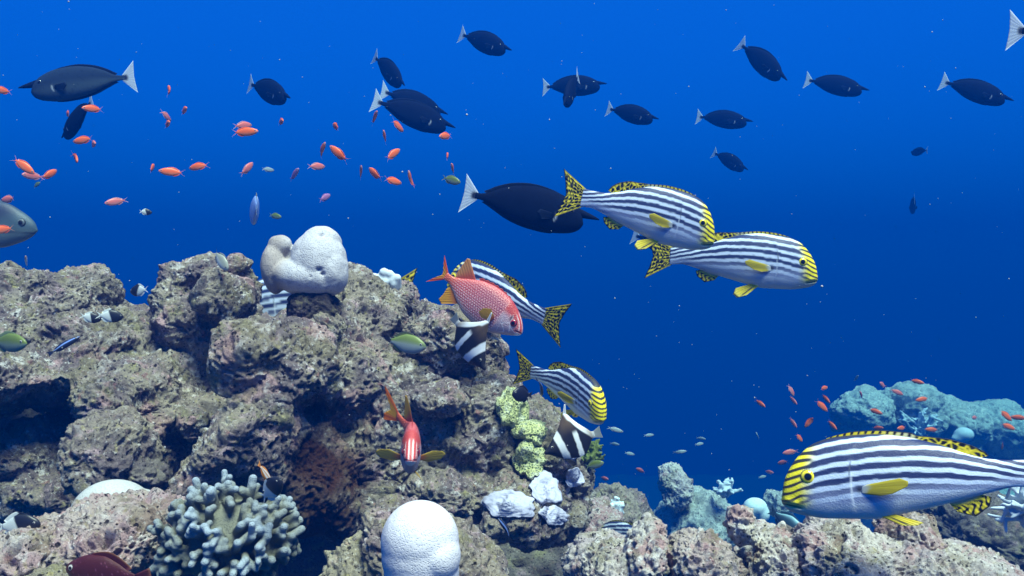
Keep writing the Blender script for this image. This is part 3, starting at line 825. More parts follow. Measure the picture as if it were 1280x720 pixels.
def sl_color(sh, seed=0.0):
    def f(x, v, z, y):
        zc, h, w = sh.at(np.clip(x, sh.x1, sh.x0))
        zz = z / sh.zs
        wob = .0005 * np.sin(x * 47 + np.sign(y) * 1.3 + zz * 30) + .0003 * np.sin(x * 133 + 40 * zz)
        q = zz + .34 * (x - .06) ** 2 * (x > .06) + .22 * (x - .06) ** 2 * (x <= .06) + wob
        wob = wob + .0042 * fbm(np.stack([x * 11 + seed * 3.1, zz * 24, np.sign(y) * 2 + seed], 1), 3)
        q = q + wob + .006 * math.sin(seed * 2.3)
        per = np.where(x < 0, .0365 - .016 * smooth(0, -.32, x), .0365)
        ph = (q - .0) / per
        face = smooth(.375, .445, x + .10 * smooth(.2, .9, v) * .3)
        st = np.cos(2 * np.pi * (ph + .12)) * (1 - face) + face * np.cos(2 * np.pi * (q / .0235 + .3 + .10 * np.sin(x * 70)))
        frac = -.10 + .34 * face - .22 * smooth(-.2, .5, zz / .14)
        dark = smooth(frac - .3, frac + .3, st)
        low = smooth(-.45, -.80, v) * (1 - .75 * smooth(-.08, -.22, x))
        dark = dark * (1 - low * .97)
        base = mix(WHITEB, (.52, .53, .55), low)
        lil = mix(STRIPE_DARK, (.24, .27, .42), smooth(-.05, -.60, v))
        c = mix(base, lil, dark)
        ycol = mix(YEL, BLACK, dark * .97)
        yam = np.maximum(face * smooth(-1.0, -.55, v), .85 * smooth(.93, .98, v) * smooth(.10, .3, x))
        c = mix(c, ycol, np.clip(yam, 0, 1))
        # lips and chin
        lip = smooth(.435, .475, x) * smooth(-.40, -.62, v)
        c = mix(c, (.52, .46, .14), lip * .9)
        chin = smooth(.33, .43, x) * smooth(-.72, -.92, v)
        c = mix(c, (.46, .44, .40), chin)
        mouth = np.exp(-((zz + .104 + .20 * (.49 - x)) / .0028) ** 2) * smooth(.425, .44, x)
        c = mix(c, (.10, .08, .03), mouth * .9)
        # pale edge of the gill cover
        gx = .262 - 1.4 * (zz + .045) ** 2
        gill = np.exp(-((x - gx) / .0038) ** 2) * smooth(-.115, -.10, zz) * smooth(.005, -.02, zz)
        c = mix(c, (.62, .66, .74), gill * .55)
        g2 = np.exp(-((x - gx - .007) / .003) ** 2) * smooth(-.02, .0, zz) * smooth(.06, .03, zz)
        c = mix(c, (.06, .07, .10), g2 * .8)
        axil = np.exp(-((x - .235) ** 2 + (zz + .052) ** 2) / .011 ** 2)
        c = mix(c, (.02, .02, .03), axil)
        return c
    return f

def sl_relief(sh):
    def r(x, v, z):
        zz = z / sh.zs
        m = np.exp(-((zz + .104 + .20 * (.49 - x)) / .005) ** 2) * smooth(.42, .44, x)
        lips = np.exp(-((zz + .092 + .2 * (.49 - x)) / .012) ** 2) * smooth(.43, .46, x) + np.exp(-((zz + .122 + .1 * (.49 - x)) / .01) ** 2) * smooth(.43, .46, x)
        gx = .262 - 1.4 * (zz + .045) ** 2
        g = (np.tanh((x - gx) / .006) * .5 + .5) * smooth(.33, .27, x) * (v > -.9) * (v < .75)
        return -.28 * m + .14 * lips + .05 * g
    return r

def spots(s, t, du, dv, seed=0.0, edge=.10):
    f1, f2, val = worley(np.stack([s * du + seed, t * dv + seed * .7, np.zeros_like(s) + .5], 1))
    return smooth(edge, edge + .12, f2 - f1)

def sweetlips(label, nx=220, nt=120, zs=1.08, bend=None, cat="fish", pect=1.0, pelvic_open=1.0, dorsal=1.0, seed=0.0):
    sh = Shape(SL_TOP, SL_BOT, SL_WID, .9, zs, bend)
    root = empty("striped_fish")
    tag(root, label, "fish", "black and white striped fish")
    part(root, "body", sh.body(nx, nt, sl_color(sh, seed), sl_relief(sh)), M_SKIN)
    k = 1 if nx > 150 else .6
    N = lambda n: int(n * k)
    def cspot(du, dv, seed, rim=.9, base_white=True):
        def f(s, t, V):
            d = spots(s, t, du, dv, seed)
            c = mix(YELF, BLACK, d)
            if base_white: c = mix(WHITEB, c, smooth(.02, .12, t))
            return mix(c, BLACK, smooth(rim, rim + .05, t))
        return f
    # tail
    b = [(-.335, 0, .047 * zs), (-.345, 0, .0), (-.335, 0, -.047 * zs)]
    e = [(-.50, 0, .128 * zs), (-.47, 0, .06 * zs), (-.452, 0, 0), (-.47, 0, -.06 * zs), (-.50, 0, -.128 * zs)]
    def ctail(s, t, V):
        d = spots(s, t, 9.5, 6.0, 3.0 + seed)
        c = mix(YELF, BLACK, d)
        c = mix(WHITEB, c, smooth(.02, .10, t))
        c = mix(c, YELF, (smooth(.07, .03, s) + smooth(.93, .97, s)) * .8)
        return mix(c, BLACK, np.maximum(smooth(.93, .97, t), np.maximum(smooth(.022, .005, s), smooth(.978, .995, s))))
    part(root, "tail_fin", fin_mesh(b, e, ctail, N(64), N(40), .006, .0015, 10), M_FIN, sh)
    # spiny front and rounded rear part of the dorsal fin
    xs = np.linspace(.33, -.165, 40); zc, h, w = sh.at(xs); zt = zc + h
    hgt = np.interp(xs, [-.165, -.15, -.12, -.06, -.01, .05, .12, .25, .33], [.008, .034, .050, .046, .030, .016, .014, .012, .002]) * np.where(xs < .05, dorsal, 1)
    back = np.interp(xs, [-.165, -.06, .05, .33], [.035, .024, .010, .0])
    b = [(x, 0, z - .006) for x, z in zip(xs, zt)]; e = [(x - bb, 0, z + g) for x, z, g, bb in zip(xs, zt, hgt, back)]
    def cdors(s, t, V):
        x = V[:, 0]
        rear = smooth(.06, .0, x)
        d = spots(x * 1.0, t, 44, 2.1, 5.0 + seed, .12)
        spiny = mix(mix(YELF, WHITEB, smooth(.18, .02, x) * .6), BLACK, smooth(.1, .5, np.sin(x * 260 + t * 2.0)) * smooth(.25, .45, t))
        c = mix(spiny, mix(YELF, BLACK, d), rear)
        return mix(c, BLACK, smooth(.82, .92, t) * .95)
    part(root, "dorsal_fin", fin_mesh(b, e, cdors, N(150), N(16), .006, .001, 22), M_FIN, sh)
    # anal fin
    xs = np.linspace(-.055, -.155, 14); zc, h, w = sh.at(xs); zb = zc - h
    b = [(x, 0, z + .006) for x, z in zip(xs, zb)]
    e = [(-.085, 0, zb[0] - .028), (-.14, 0, zb[5] - .052), (-.185, 0, zb[-1] - .036), (-.195, 0, zb[-1] - .004)]
    def canal(s, t, V):
        d = smooth(.0, .4, np.sin(s * 30 + 3 * np.sin(t * 9)))
        c = mix(YELF, BLACK, d * smooth(.25, .4, t))
        return mix(mix((.5, .52, .5), c, smooth(.05, .35, t)), BLACK, smooth(.9, .96, t))
    part(root, "anal_fin", fin_mesh(b, e, canal, N(36), N(20), .006, .001, 8), M_FIN, sh)
    # pelvic fins
    for side in (1, -1):
        zc, h, w = sh.at(np.array([.17, .13])); zb = zc - h
        b = [(.175, side * .02, zb[0] + .010), (.125, side * .02, zb[1] + .010)]
        o = pelvic_open
        e = [(.10, side * (.022 + .03 * o), zb[0] - .040 * o - .012), (.055, side * (.022 + .03 * o), zb[0] - .060 * o - .006), (.03, side * (.02 + .02 * o), zb[0] - .045 * o), (.04, side * .024, zb[0] - .012)]
        def cpel(s, t, V):
            d = smooth(.2, .6, np.sin(s * 16 + 1.0 + t * 2)) * smooth(.1, .3, t) * smooth(1.0, .75, t)
            return mix(mix(YELF, (.62, .60, .35), smooth(.7, 1, t) * .3), BLACK, d * smooth(.75, .25, s))
        part(root, "pelvic_fin", fin_mesh(b, e, cpel, N(26), N(18), .005, .001, 6), M_FIN, sh)
    # pectoral fins
    for side in (1, -1):
        y0 = float(sh.y(np.array([.23]), np.array([-.05 * zs]))[0])
        b = [(.232, side * (y0 - .004), -.040 * zs), (.228, side * (y0 - .004), -.066 * zs)]
        o = pect
        e = [(.105, side * (y0 + .03 * o + .012), -.014 * zs), (.078, side * (y0 + .05 * o + .010), -.024 * zs), (.082, side * (y0 + .05 * o + .008), -.040 * zs), (.13, side * (y0 + .03 * o + .008), -.064 * zs), (.17, side * (y0 + .018 * o + .006), -.072 * zs)]
        def cpec(s, t, V):
            c = mix((.60, .47, .02), (.52, .44, .03), .5 + .5 * np.sin(s * 60))
            return mix((.58, .60, .60), c, smooth(.08, .28, t))
        part(root, "pectoral_fin", fin_mesh(b, e, cpec, N(22), N(22), .006, .001, 9, .006), M_FIN, sh)
        part(root, "eye", eye_mesh(sh, .405, -.010 * zs, .0265, side, [(.44, (.004, .004, .006)), (.50, (.10, .08, .01)), (.86, (.80, .64, .02)), (.92, (.30, .25, .02)), (1.01, (.02, .02, .03))]), M_EYE, sh)
    return root

# ---------------------------------------------------------------- unicornfish
UF_TOP = [(.41, -.035), (.40, -.005), (.375, .045), (.30, .112), (.17, .160), (.03, .172), (-.12, .150), (-.25, .098), (-.34, .042), (-.40, .026), (-.425, .030)]
UF_BOT = [(.41, -.05), (.40, -.075), (.375, -.105), (.30, -.140), (.17, -.160), (.03, -.150), (-.12, -.118), (-.25, -.064), (-.34, -.030), (-.40, -.022), (-.425, -.026)]
UF_WID = [(.41, .012), (.40, .026), (.375, .042), (.28, .060), (.12, .066), (-.1, .050), (-.25, .026), (-.36, .012), (-.425, .007)]
def unicornfish(zs=1.0, seed=0, pale=False):
    sh = Shape(UF_TOP, UF_BOT, UF_WID, .95, zs)
    root = empty("unicornfish")
    def col(x, v, z, y):
        n = fbm(np.stack([x * 9, z * 9, np.sign(y) + seed], 1), 3)
        f1, f2, val = worley(np.stack([x * 60, z * 60, np.zeros_like(x) + .5], 1))
        c = mix((.003, .006, .020), (.006, .011, .030), smooth(.1, -.8, v) * .8 + .25 * n)
        if pale: c = mix(c, mix((.016, .028, .055), (.06, .09, .115), smooth(.3, -.7, v)), .85)
        c = mix(c, c * .45, smooth(.30, .18, f1) * (val > .4) * .6)
        g = np.exp(-((x - .205 + .6 * (z + .03) ** 2 * 20) / .006) ** 2) * smooth(-.075, -.06, z) * smooth(.0, -.015, z)
        return mix(c, (.55, .58, .62), g * .8)
    part(root, "body", sh.body(90, 48, col), M_DARKSKIN)
    # horn between the eyes
    nb = 14; V = []; 
    a = np.array([.30, 0, .045]); b = np.array([.52, 0, .020])
    for i in range(8):
        t = i / 7; c = a + (b - a) * t; r = .040 * (1 - t) ** .8 + .004
        for j in range(nb):
            an = 2 * math.pi * j / nb; V.append((c[0], c[1] + .7 * r * math.cos(an), c[2] * zs + r * math.sin(an)))
    F = np.array([(i * nb + j, (i + 1) * nb + j, (i + 1) * nb + (j + 1) % nb, i * nb + (j + 1) % nb) for i in range(7) for j in range(nb)])
    cap = np.array([(7 * nb + j, 7 * nb + (j + 1) % nb, 7 * nb) for j in range(1, nb - 1)])
    link("horn", mesh_np("horn", np.array(V), [F, cap], np.tile([.004, .007, .020], (len(V), 1))), M_DARKSKIN, root)
    def ctail(s, t, V):
        c = mix((.55, .60, .68), (.74, .78, .84), .5 + .5 * np.sin(s * 80))
        blot = smooth(.55, .30, np.hypot((s - .5) * 1.5, t))
        return mix(c, (.03, .04, .08), blot)
    part(root, "tail_fin", fin_mesh([(-.405, 0, .026), (-.415, 0, 0), (-.405, 0, -.026)], [(-.525, 0, .150), (-.517, 0, .075), (-.512, 0, 0), (-.517, 0, -.075), (-.525, 0, -.150)], ctail, 28, 14, .006, .001, 9), M_FIN)
    def cdk(s, t, V): return mix((.003, .006, .018), (.007, .012, .030), t)
    for nm, sg in (("dorsal_fin", 1), ("anal_fin", -1)):
        xs = np.linspace(.22, -.34, 16); zc, h, w = sh.at(xs); zt = zc + sg * h
        hg = .012 * np.sin(np.linspace(.15, 1, 16) * 2.8) + .004
        part(root, nm, fin_mesh([(x, 0, z - sg * .008) for x, z in zip(xs, zt)], [(x - .03, 0, z + sg * g) for x, z, g in zip(xs, zt, hg)], cdk, 40, 5, .005, .001, 16), M_DARKFIN)
    for side in (1, -1):
        y0 = float(sh.y(np.array([.17]), np.array([-.03]))[0])
        part(root, "pectoral_fin", fin_mesh([(.185, side * (y0 - .003), -.01), (.18, side * (y0 - .003), -.05)], [(.08, side * (y0 + .02), -.0), (.06, side * (y0 + .028), -.03), (.10, side * (y0 + .018), -.07)], lambda s, t, V: mix((.003, .006, .018), (.007, .012, .030), t), 12, 8, .005, .001, 5), M_DARKFIN)
        part(root, "eye", eye_mesh(sh, .31, .035, .020, side, [(.6, (.004, .004, .006)), (.85, (.05, .05, .05)), (1.01, (.01, .014, .03))]), M_EYE)
    return root

# ---------------------------------------------------------------- red squirrelfish
SQ_TOP = [(.5, .0), (.49, .018), (.47, .045), (.42, .092), (.34, .140), (.22, .182), (.1, .192), (-.05, .170), (-.18, .112), (-.28, .056), (-.35, .034), (-.40, .036)]
SQ_BOT = [(.5, -.018), (.49, -.032), (.47, -.05), (.42, -.082), (.34, -.125), (.22, -.178), (.1, -.195), (-.05, -.175), (-.18, -.115), (-.28, -.058), (-.35, -.032), (-.40, -.034)]
SQ_WID = [(.5, .016), (.49, .030), (.47, .042), (.42, .058), (.33, .074), (.2, .084), (.05, .076), (-.12, .048), (-.28, .02), (-.40, .010)]
def squirrelfish(label, bend=None, pr=.10, lift=0.0):
    sh = Shape(SQ_TOP, SQ_BOT, SQ_WID, .9, 1.06, bend, lift)
    root = empty("squirrelfish"); tag(root, label, "fish", "red squirrelfish with orange fins")
    RED = (.50, .075, .07); DEEP = (.24, .035, .06); PALE = (.66, .42, .44)
    def col(x, v, z, y):
        # rows of scales: pale centres in a red purple net
        a = x * 38 + .5 * np.floor(z * 44) ; bz = z * 44
        fx = a - np.floor(a) - .5; fz = bz - np.floor(bz) - .5
        cell = smooth(.46, .26, np.hypot(fx * .9, fz * 1.1))
        net = mix(DEEP, (.42, .04, .03), smooth(.1, -.25, x) * .9)
        body = mix(net, mix((.56, .24, .25), PALE, smooth(.6, -.4, v)), cell * .85)
        body = mix(body, RED, smooth(.55, .95, v) * .75)
        body = mix(body, (.52, .09, .03), smooth(-.22, -.36, x) * .85)
        body = mix(body, (.60, .50, .40), smooth(-.55, -.95, v) * .6)
        head = smooth(.235, .26, x - .25 * (z + .02) ** 2)
        face = mix((.46, .30, .34), (.42, .05, .04), smooth(.15, .6, v))
        snout = smooth(.40, .44, x) * smooth(-.75, -.3, v)
        face = mix(face, (.52, .07, .05), snout * .8)
        c = mix(body, face, head)
        # white lines on cheek and gill cover
        ln = np.exp(-((x - .335 - .15 * (z + .02) - .03 * np.sin(z * 55)) / .0065) ** 2) * smooth(-.12, -.10, z) * smooth(.085, .06, z)
        ln += np.exp(-((x - .372 + .35 * (z - .01)) / .006) ** 2) * smooth(-.07, -.05, z) * smooth(.10, .07, z)
        ln += np.exp(-((z + .05 - .35 * (.48 - x)) / .004) ** 2) * smooth(.36, .38, x)
        ln += .7 * np.exp(-((x - .285 + .10 * z) / .003) ** 2) * smooth(-.13, -.1, z) * smooth(.03, .0, z)
        c = mix(c, (.80, .68, .70), np.clip(ln, 0, 1) * .9)
        dk = np.exp(-(((x - .345) / .014) ** 2 + ((z - .058) / .028) ** 2))
        c = mix(c, (.05, .008, .012), dk)
        # white streaks down the brow, seen from the front
        top = smooth(.345, .39, x) * smooth(-.15, .15, v) * smooth(.052, .042, np.abs(y))
        yy = np.abs(y)
        stripe = smooth(.0, .5, -np.cos(yy * 2 * math.pi / .032))
        c = mix(c, mix((.52, .06, .05), (.70, .54, .54), stripe), top * .85)
        jaw = smooth(.44, .47, x) * smooth(-.2, -.55, v)
        c = mix(c, (.74, .66, .68), jaw)
        mo = np.exp(-((z + .006 + .22 * (.5 - x)) / .006) ** 2) * smooth(.44, .455, x)
        return mix(c, (.36, .03, .03), mo * .8)
    def rel(x, v, z):
        g = np.tanh((x - .245) / .006) * .5 + .5
        m = np.exp(-((z + .006 + .22 * (.5 - x)) / .006) ** 2) * smooth(.43, .45, x)
        return .05 * g * smooth(.33, .26, x) - .2 * m
    part(root, "body", sh.body(190, 120, col, rel), M_SCALE)
    OR = (.78, .17, .02); YO = (.70, .33, .02)
    def cf(s, t, V): return mix((.60, .08, .03), mix(OR, YO, t), smooth(.0, .4, t))
    # deeply forked tail: two lobes in one fin
    wide = .035 if pr > .15 else 0.0
    part(root, "tail_fin", fin_mesh([(-.385, 0, .034), (-.395, 0, 0), (-.385, 0, -.034)], [(-.52, 0, .155), (-.475 - wide * 1.2, 0, .075 + wide * .6), (-.435 - wide, 0, .012), (-.432 - wide, 0, -.012), (-.475 - wide * 1.2, 0, -.075 - wide * .6), (-.52, 0, -.155)],
         lambda s, t, V: mix((.66, .10, .03), mix((.80, .20, .02) if pr > .15 else (.74, .11, .02), (.82, .44, .03) if pr > .15 else YO, smooth(.12, .35, s) * smooth(.88, .65, s)), smooth(0, .3, t)), 40, 18, .008, .0015, 8), M_FIN, sh)
    part(root, "soft_dorsal_fin", fin_mesh([(-.13, 0, .132), (-.20, 0, .095), (-.30, 0, .046)], [(-.30, 0, .265), (-.325, 0, .255), (-.325, 0, .16), (-.325, 0, .070)],
         lambda s, t, V: mix((.58, .10, .05), (.70, .42, .05) if pr > .15 else (.62, .28, .10), smooth(.1, .7, t)), 30, 18, .006, .0015, 7), M_FIN, sh)
    xs = np.linspace(.25, -.10, 24); zc, h, w = sh.at(xs)
    part(root, "spiny_dorsal_fin", fin_mesh([(x, 0, z - .006) for x, z in zip(xs, zc + h)], [(x - .025, 0, z + .012 + .006 * math.sin(i * 1.9)) for i, (x, z) in enumerate(zip(xs, zc + h))], lambda s, t, V: mix((.42, .03, .03), (.55, .08, .04), t), 48, 5, .006, .001, 12), M_FIN, sh)
    part(root, "anal_fin", fin_mesh([(-.14, 0, -.135), (-.20, 0, -.10), (-.29, 0, -.05)], [(-.28, 0, -.235), (-.325, 0, -.215), (-.315, 0, -.15), (-.32, 0, -.085)],
         lambda s, t, V: mix((.66, .22, .04), (.78, .40, .02), smooth(.1, .6, t)), 28, 16, .006, .0015, 7), M_FIN, sh)
    for side in (1, -1):
        y0 = float(sh.y(np.array([.215]), np.array([-.055]))[0])
        tipp = [(.16, side * (y0 + pr), .030), (.10, side * (y0 + pr * 1.05), -.005), (.08, side * (y0 + pr * .8), -.060), (.12, side * (y0 + pr * .4), -.095)]
        if pr > .15: tipp = [(.20, side * (y0 + .10), .004), (.17, side * (y0 + .185), -.004), (.15, side * (y0 + .215), -.035), (.15, side * (y0 + .17), -.080), (.17, side * (y0 + .07), -.10)]
        part(root, "pectoral_fin", fin_mesh([(.225, side * (y0 - .006), -.035), (.215, side * (y0 - .006), -.075)], tipp,
             lambda s, t, V: mix((.62, .20, .03), (.66, .48, .05), smooth(.05, .5, t)), 22, 18, .005, .0015, 7), M_FIN, sh)
        part(root, "pelvic_fin", fin_mesh([(.17, side * .030, -.178), (.13, side * .03, -.185)], [(.14, side * .115, -.27), (.075, side * .105, -.275), (.07, side * .06, -.215)],
             lambda s, t, V: mix((.66, .34, .08), (.70, .52, .08), t), 16, 14, .005, .001, 5), M_FIN, sh)
        part(root, "eye", eye_mesh(sh, .385, .030, .037, side, [(.50, (.004, .003, .006)), (.62, (.10, .012, .02)), (.86, (.34, .03, .035)), (1.01, (.06, .01, .015))], .6), M_EYE, sh)
    return root

# ---------------------------------------------------------------- bannerfish
BF_TOP = [(.5, .0), (.485, .018), (.44, .040), (.36, .105), (.26, .195), (.15, .31), (.06, .43), (.0, .50), (-.05, .47), (-.11, .37), (-.20, .245), (-.30, .13), (-.36, .06), (-.40, .05)]
BF_BOT = [(.5, -.02), (.485, -.035), (.44, -.055), (.34, -.125), (.2, -.21), (.05, -.255), (-.08, -.275), (-.19, -.235), (-.28, -.14), (-.35, -.06), (-.40, -.05)]
BF_WID = [(.5, .012), (.44, .035), (.34, .062), (.2, .072), (.0, .062), (-.2, .034), (-.33, .016), (-.40, .008)]
def bannerfish(label):
    sh = Shape(BF_TOP, BF_BOT, BF_WID, 1.55, 1.0)
    root = empty("bannerfish"); tag(root, label, "fish", "black and white banded bannerfish")
    W = (.70, .70, .70); K = (.010, .009, .013); BR = (.10, .062, .035)
    def col(x, v, z, y):
        n = .012 * fbm(np.stack([x * 12, z * 12, np.zeros_like(x)], 1), 2)
        u = x - .18 * z + n - .16 * smooth(.1, .4, z) * 0      # bands lean back towards the top
        band1 = smooth(.125, .15, u) * smooth(.265, .24, u)
        b2c = -.085 + .05 * z
        band2 = smooth(.052, .032, np.abs(x - b2c + n)) * smooth(.20, .12, z)
        edge = pchip(BF_TOP_X, BF_TOP_Z, np.clip(x, -.40, .5))
        band3 = smooth(-.02, -.06, x - .25 * (z - .3)) * smooth(.135, .095, edge - z) * (x < .06)
        c = mix(K, BR, smooth(.12, .38, z) * smooth(.20, .05, np.abs(x - .02)))
        c = mix(c, W, np.clip(band1 + band2, 0, 1))
        c = mix(c, mix(W, (.28, .24, .20), smooth(-.2, -.36, x)), band3)
        c = mix(c, (.42, .42, .40), smooth(-.345, -.375, x))
        return c
    BF_TOP_X = [p[0] for p in BF_TOP]; BF_TOP_Z = [p[1] for p in BF_TOP]
    part(root, "body", sh.body(120, 110, col), M_SKIN)
    part(root, "tail_fin", fin_mesh([(-.385, 0, .05), (-.395, 0, 0), (-.385, 0, -.05)], [(-.52, 0, .10), (-.51, 0, 0), (-.52, 0, -.10)], lambda s, t, V: mix((.40, .40, .38), (.30, .32, .32), t), 22, 12, .006, .0015, 7), M_FIN)
    part(root, "dorsal_banner", fin_mesh([(.03, 0, .455), (-.04, 0, .465)], [(-.06, 0, .64), (-.08, 0, .63)], lambda s, t, V: np.tile(W, (len(s), 1)), 8, 8, .006, 0, 1), M_FIN)
    for side in (1, -1):
        part(root, "pelvic_fin", fin_mesh([(.20, side * .015, -.225), (.14, side * .015, -.25)], [(.12, side * .05, -.36), (.05, side * .04, -.36), (.06, side * .03, -.30)], lambda s, t, V: np.tile(K, (len(s), 1)), 12, 10, .006, .001, 4), M_FIN)
        part(root, "eye", eye_mesh(sh, .355, .045, .028, side, [(.62, (.004, .004, .005)), (.82, (.30, .26, .22)), (1.01, (.02, .02, .02))]), M_EYE)
    return root

# ---------------------------------------------------------------- small fish in one skin: body, tail and fins
def small_mesh(name, depth, colf, width=.055, fork=.6, tail_h=.14, fin_h=.05, tail_col=None, fin_col=None, nx=36, nt=24, bend=0.0, lobe=.5, iris=(.45, .42, .40)):
    top = [(.5, .0), (.47, depth * .28), (.38, depth * .62), (.22, depth * .95), (.05, depth), (-.12, depth * .72), (-.26, depth * .34), (-.33, depth * .22)]
    bot = [(x, -z * 1.02) for x, z in top]; bot[0] = (.5, -.012)
    wid = [(.5, .008), (.46, width * .5), (.34, width * .92), (.2, width), (.0, width * .8), (-.2, width * .4), (-.33, width * .14)]
    sh = Shape(top, bot, wid, .95, 1.0, (lambda x: bend * np.minimum(0, x - .1) ** 2) if bend else None)
    V, F, C = sh.body(nx, nt, colf)
    VV, FF, CC = [V], list(F), [C]; n = len(V)
    th = depth * .2
    tcol = tail_col or (lambda s, t, V: colf(V[:, 0], V[:, 2] * 0, V[:, 2], V[:, 1]))
    fcol = fin_col or tcol
    fins = [([(-.32, 0, th), (-.335, 0, 0), (-.32, 0, -th)], [(-.5 - .0, 0, tail_h), (-.5 + fork * .07, 0, tail_h * .55), (-.5 + fork * .16, 0, 0), (-.5 + fork * .07, 0, -tail_h * .55), (-.5, 0, -tail_h)], tcol)]
    for sg in (1, -1):
        xs = np.linspace(.22 if sg > 0 else -.02, -.24, 8); zc, h, w = sh.at(xs); z = zc + sg * h
        g = fin_h * np.sin(np.linspace(.2, 1, 8) * 2.6)
        fins.append(([(x, 0, q - sg * .006) for x, q in zip(xs, z)], [(x - .05, 0, q + sg * k) for x, q, k in zip(xs, z, g)], fcol))
    for b, e, cf in fins:
        v, f, c = fin_mesh(b, e, cf, 12, 6, .006, .001, 4)
        VV.append(sh.bent(v)); CC.append(c); FF += [np.asarray(q) + n for q in f]; n += len(v)
    # eyes painted as real little domes
    for side in (1, -1):
        v, f, c = eye_mesh(sh, .39, depth * .2, .034 if depth < .2 else .03, side, [(.55, (.004, .004, .006)), (.85, iris), (1.01, tuple(q * .25 for q in iris))])
        VV.append(sh.bent(v)); CC.append(c); FF += [np.asarray(q) + n for q in f]; n += len(v)
    return mesh_np(name, np.concatenate(VV), FF, np.concatenate(CC))

def swim(name, me, mat, label, cat, group, px, py, length_px, ang, L, d, away=1, roll=0.0):
    """one small fish: length and heading as seen, the rest of its length turned away from or towards the viewer"""
    o = link(name, me, mat); tag(o, label, cat, group)
    a = math.radians(ang); c = min(1.0, length_px * d / (L * FPX)); s = math.sqrt(1 - c * c) * away
    if c >= 1.0: d = L * FPX / length_px
    zup = (0, 0, 1) if abs(math.sin(a)) * c < .93 else (-math.copysign(1, math.sin(a)) * .5, 0, .5)
    orient(o, (math.cos(a) * c, s, math.sin(a) * c), L, P(px, py, d), roll, zup)
    return o
# ================================================================ striped fish
def bender(k, x0=.2): return lambda x: -k * np.minimum(0, x - x0) ** 2
f1 = sweetlips("biggest, nearest black and white striped fish with yellow face swimming left at the lower right", 400, 200, 1.04, None, "fish", .6, .25, .5, 0.0)
place(f1, (975, 592), (1362, 592), .45, -16, 0, None, 1.0)
f2 = sweetlips("upper of the two striped fish swimming right, overlapping the fish behind it", 260, 140, 1.22, seed=1.0)
place(f2, (897, 281), (698, 241), .44, 6)
f3 = sweetlips("lower of the two striped fish swimming right, partly behind the upper one", 260, 140, 1.12, bender(-.25), seed=2.0)
place(f3, (1023, 327), (806, 317), .49, 10, roll=-3)
f4 = sweetlips("striped fish turned away behind the red squirrelfish, its tail pointing right", 240, 120, 1.1, bender(.22), seed=3.0)
place(f4, (566, 338), (692, 408), .44, -44, 0, 2.52)
f5 = sweetlips("striped fish with a yellow face heading down towards the viewer behind the right bannerfish", 260, 140, 1.12, bender(.38), seed=4.0)
place(f5, (756, 507), (669, 457), .42, 60, 0, 2.36)
f6 = sweetlips("striped fish almost hidden behind the reef top, only its spotted tail tip sticking up", 160, 80, 1.1, seed=5.0)
place(f6, (292, 380), (524, 367), .54, 0, 0, 3.02)
f7 = sweetlips("striped fish hidden behind the pale boulders at the bottom, only its back showing", 160, 80, 1.1, seed=6.0)
place(f7, (748, 666), (834, 674), .36, -48, 0, 2.7)

# ================================================================ squirrelfish and bannerfish
q1 = squirrelfish("red squirrelfish seen from the side, swimming down right in front of a striped fish")
place(q1, (653, 416), (546, 337), .287, 8)
q2 = squirrelfish("red squirrelfish facing the viewer with its orange tail raised in front of the reef wall", bender(1.5, -.1), .2, .8)
orient(q2, (.10, -.99, -.06), .27, P(514, 556, 2.05), -3)
b1 = bannerfish("black and white bannerfish nose down in front of the red squirrelfish")
place(b1, (607, 462), (567, 396), .125, 24, 0, 1.99)
b2 = bannerfish("black and white bannerfish facing left beside the green honeycomb coral")
place(b2, (680, 566), (750, 540), .135, 12)

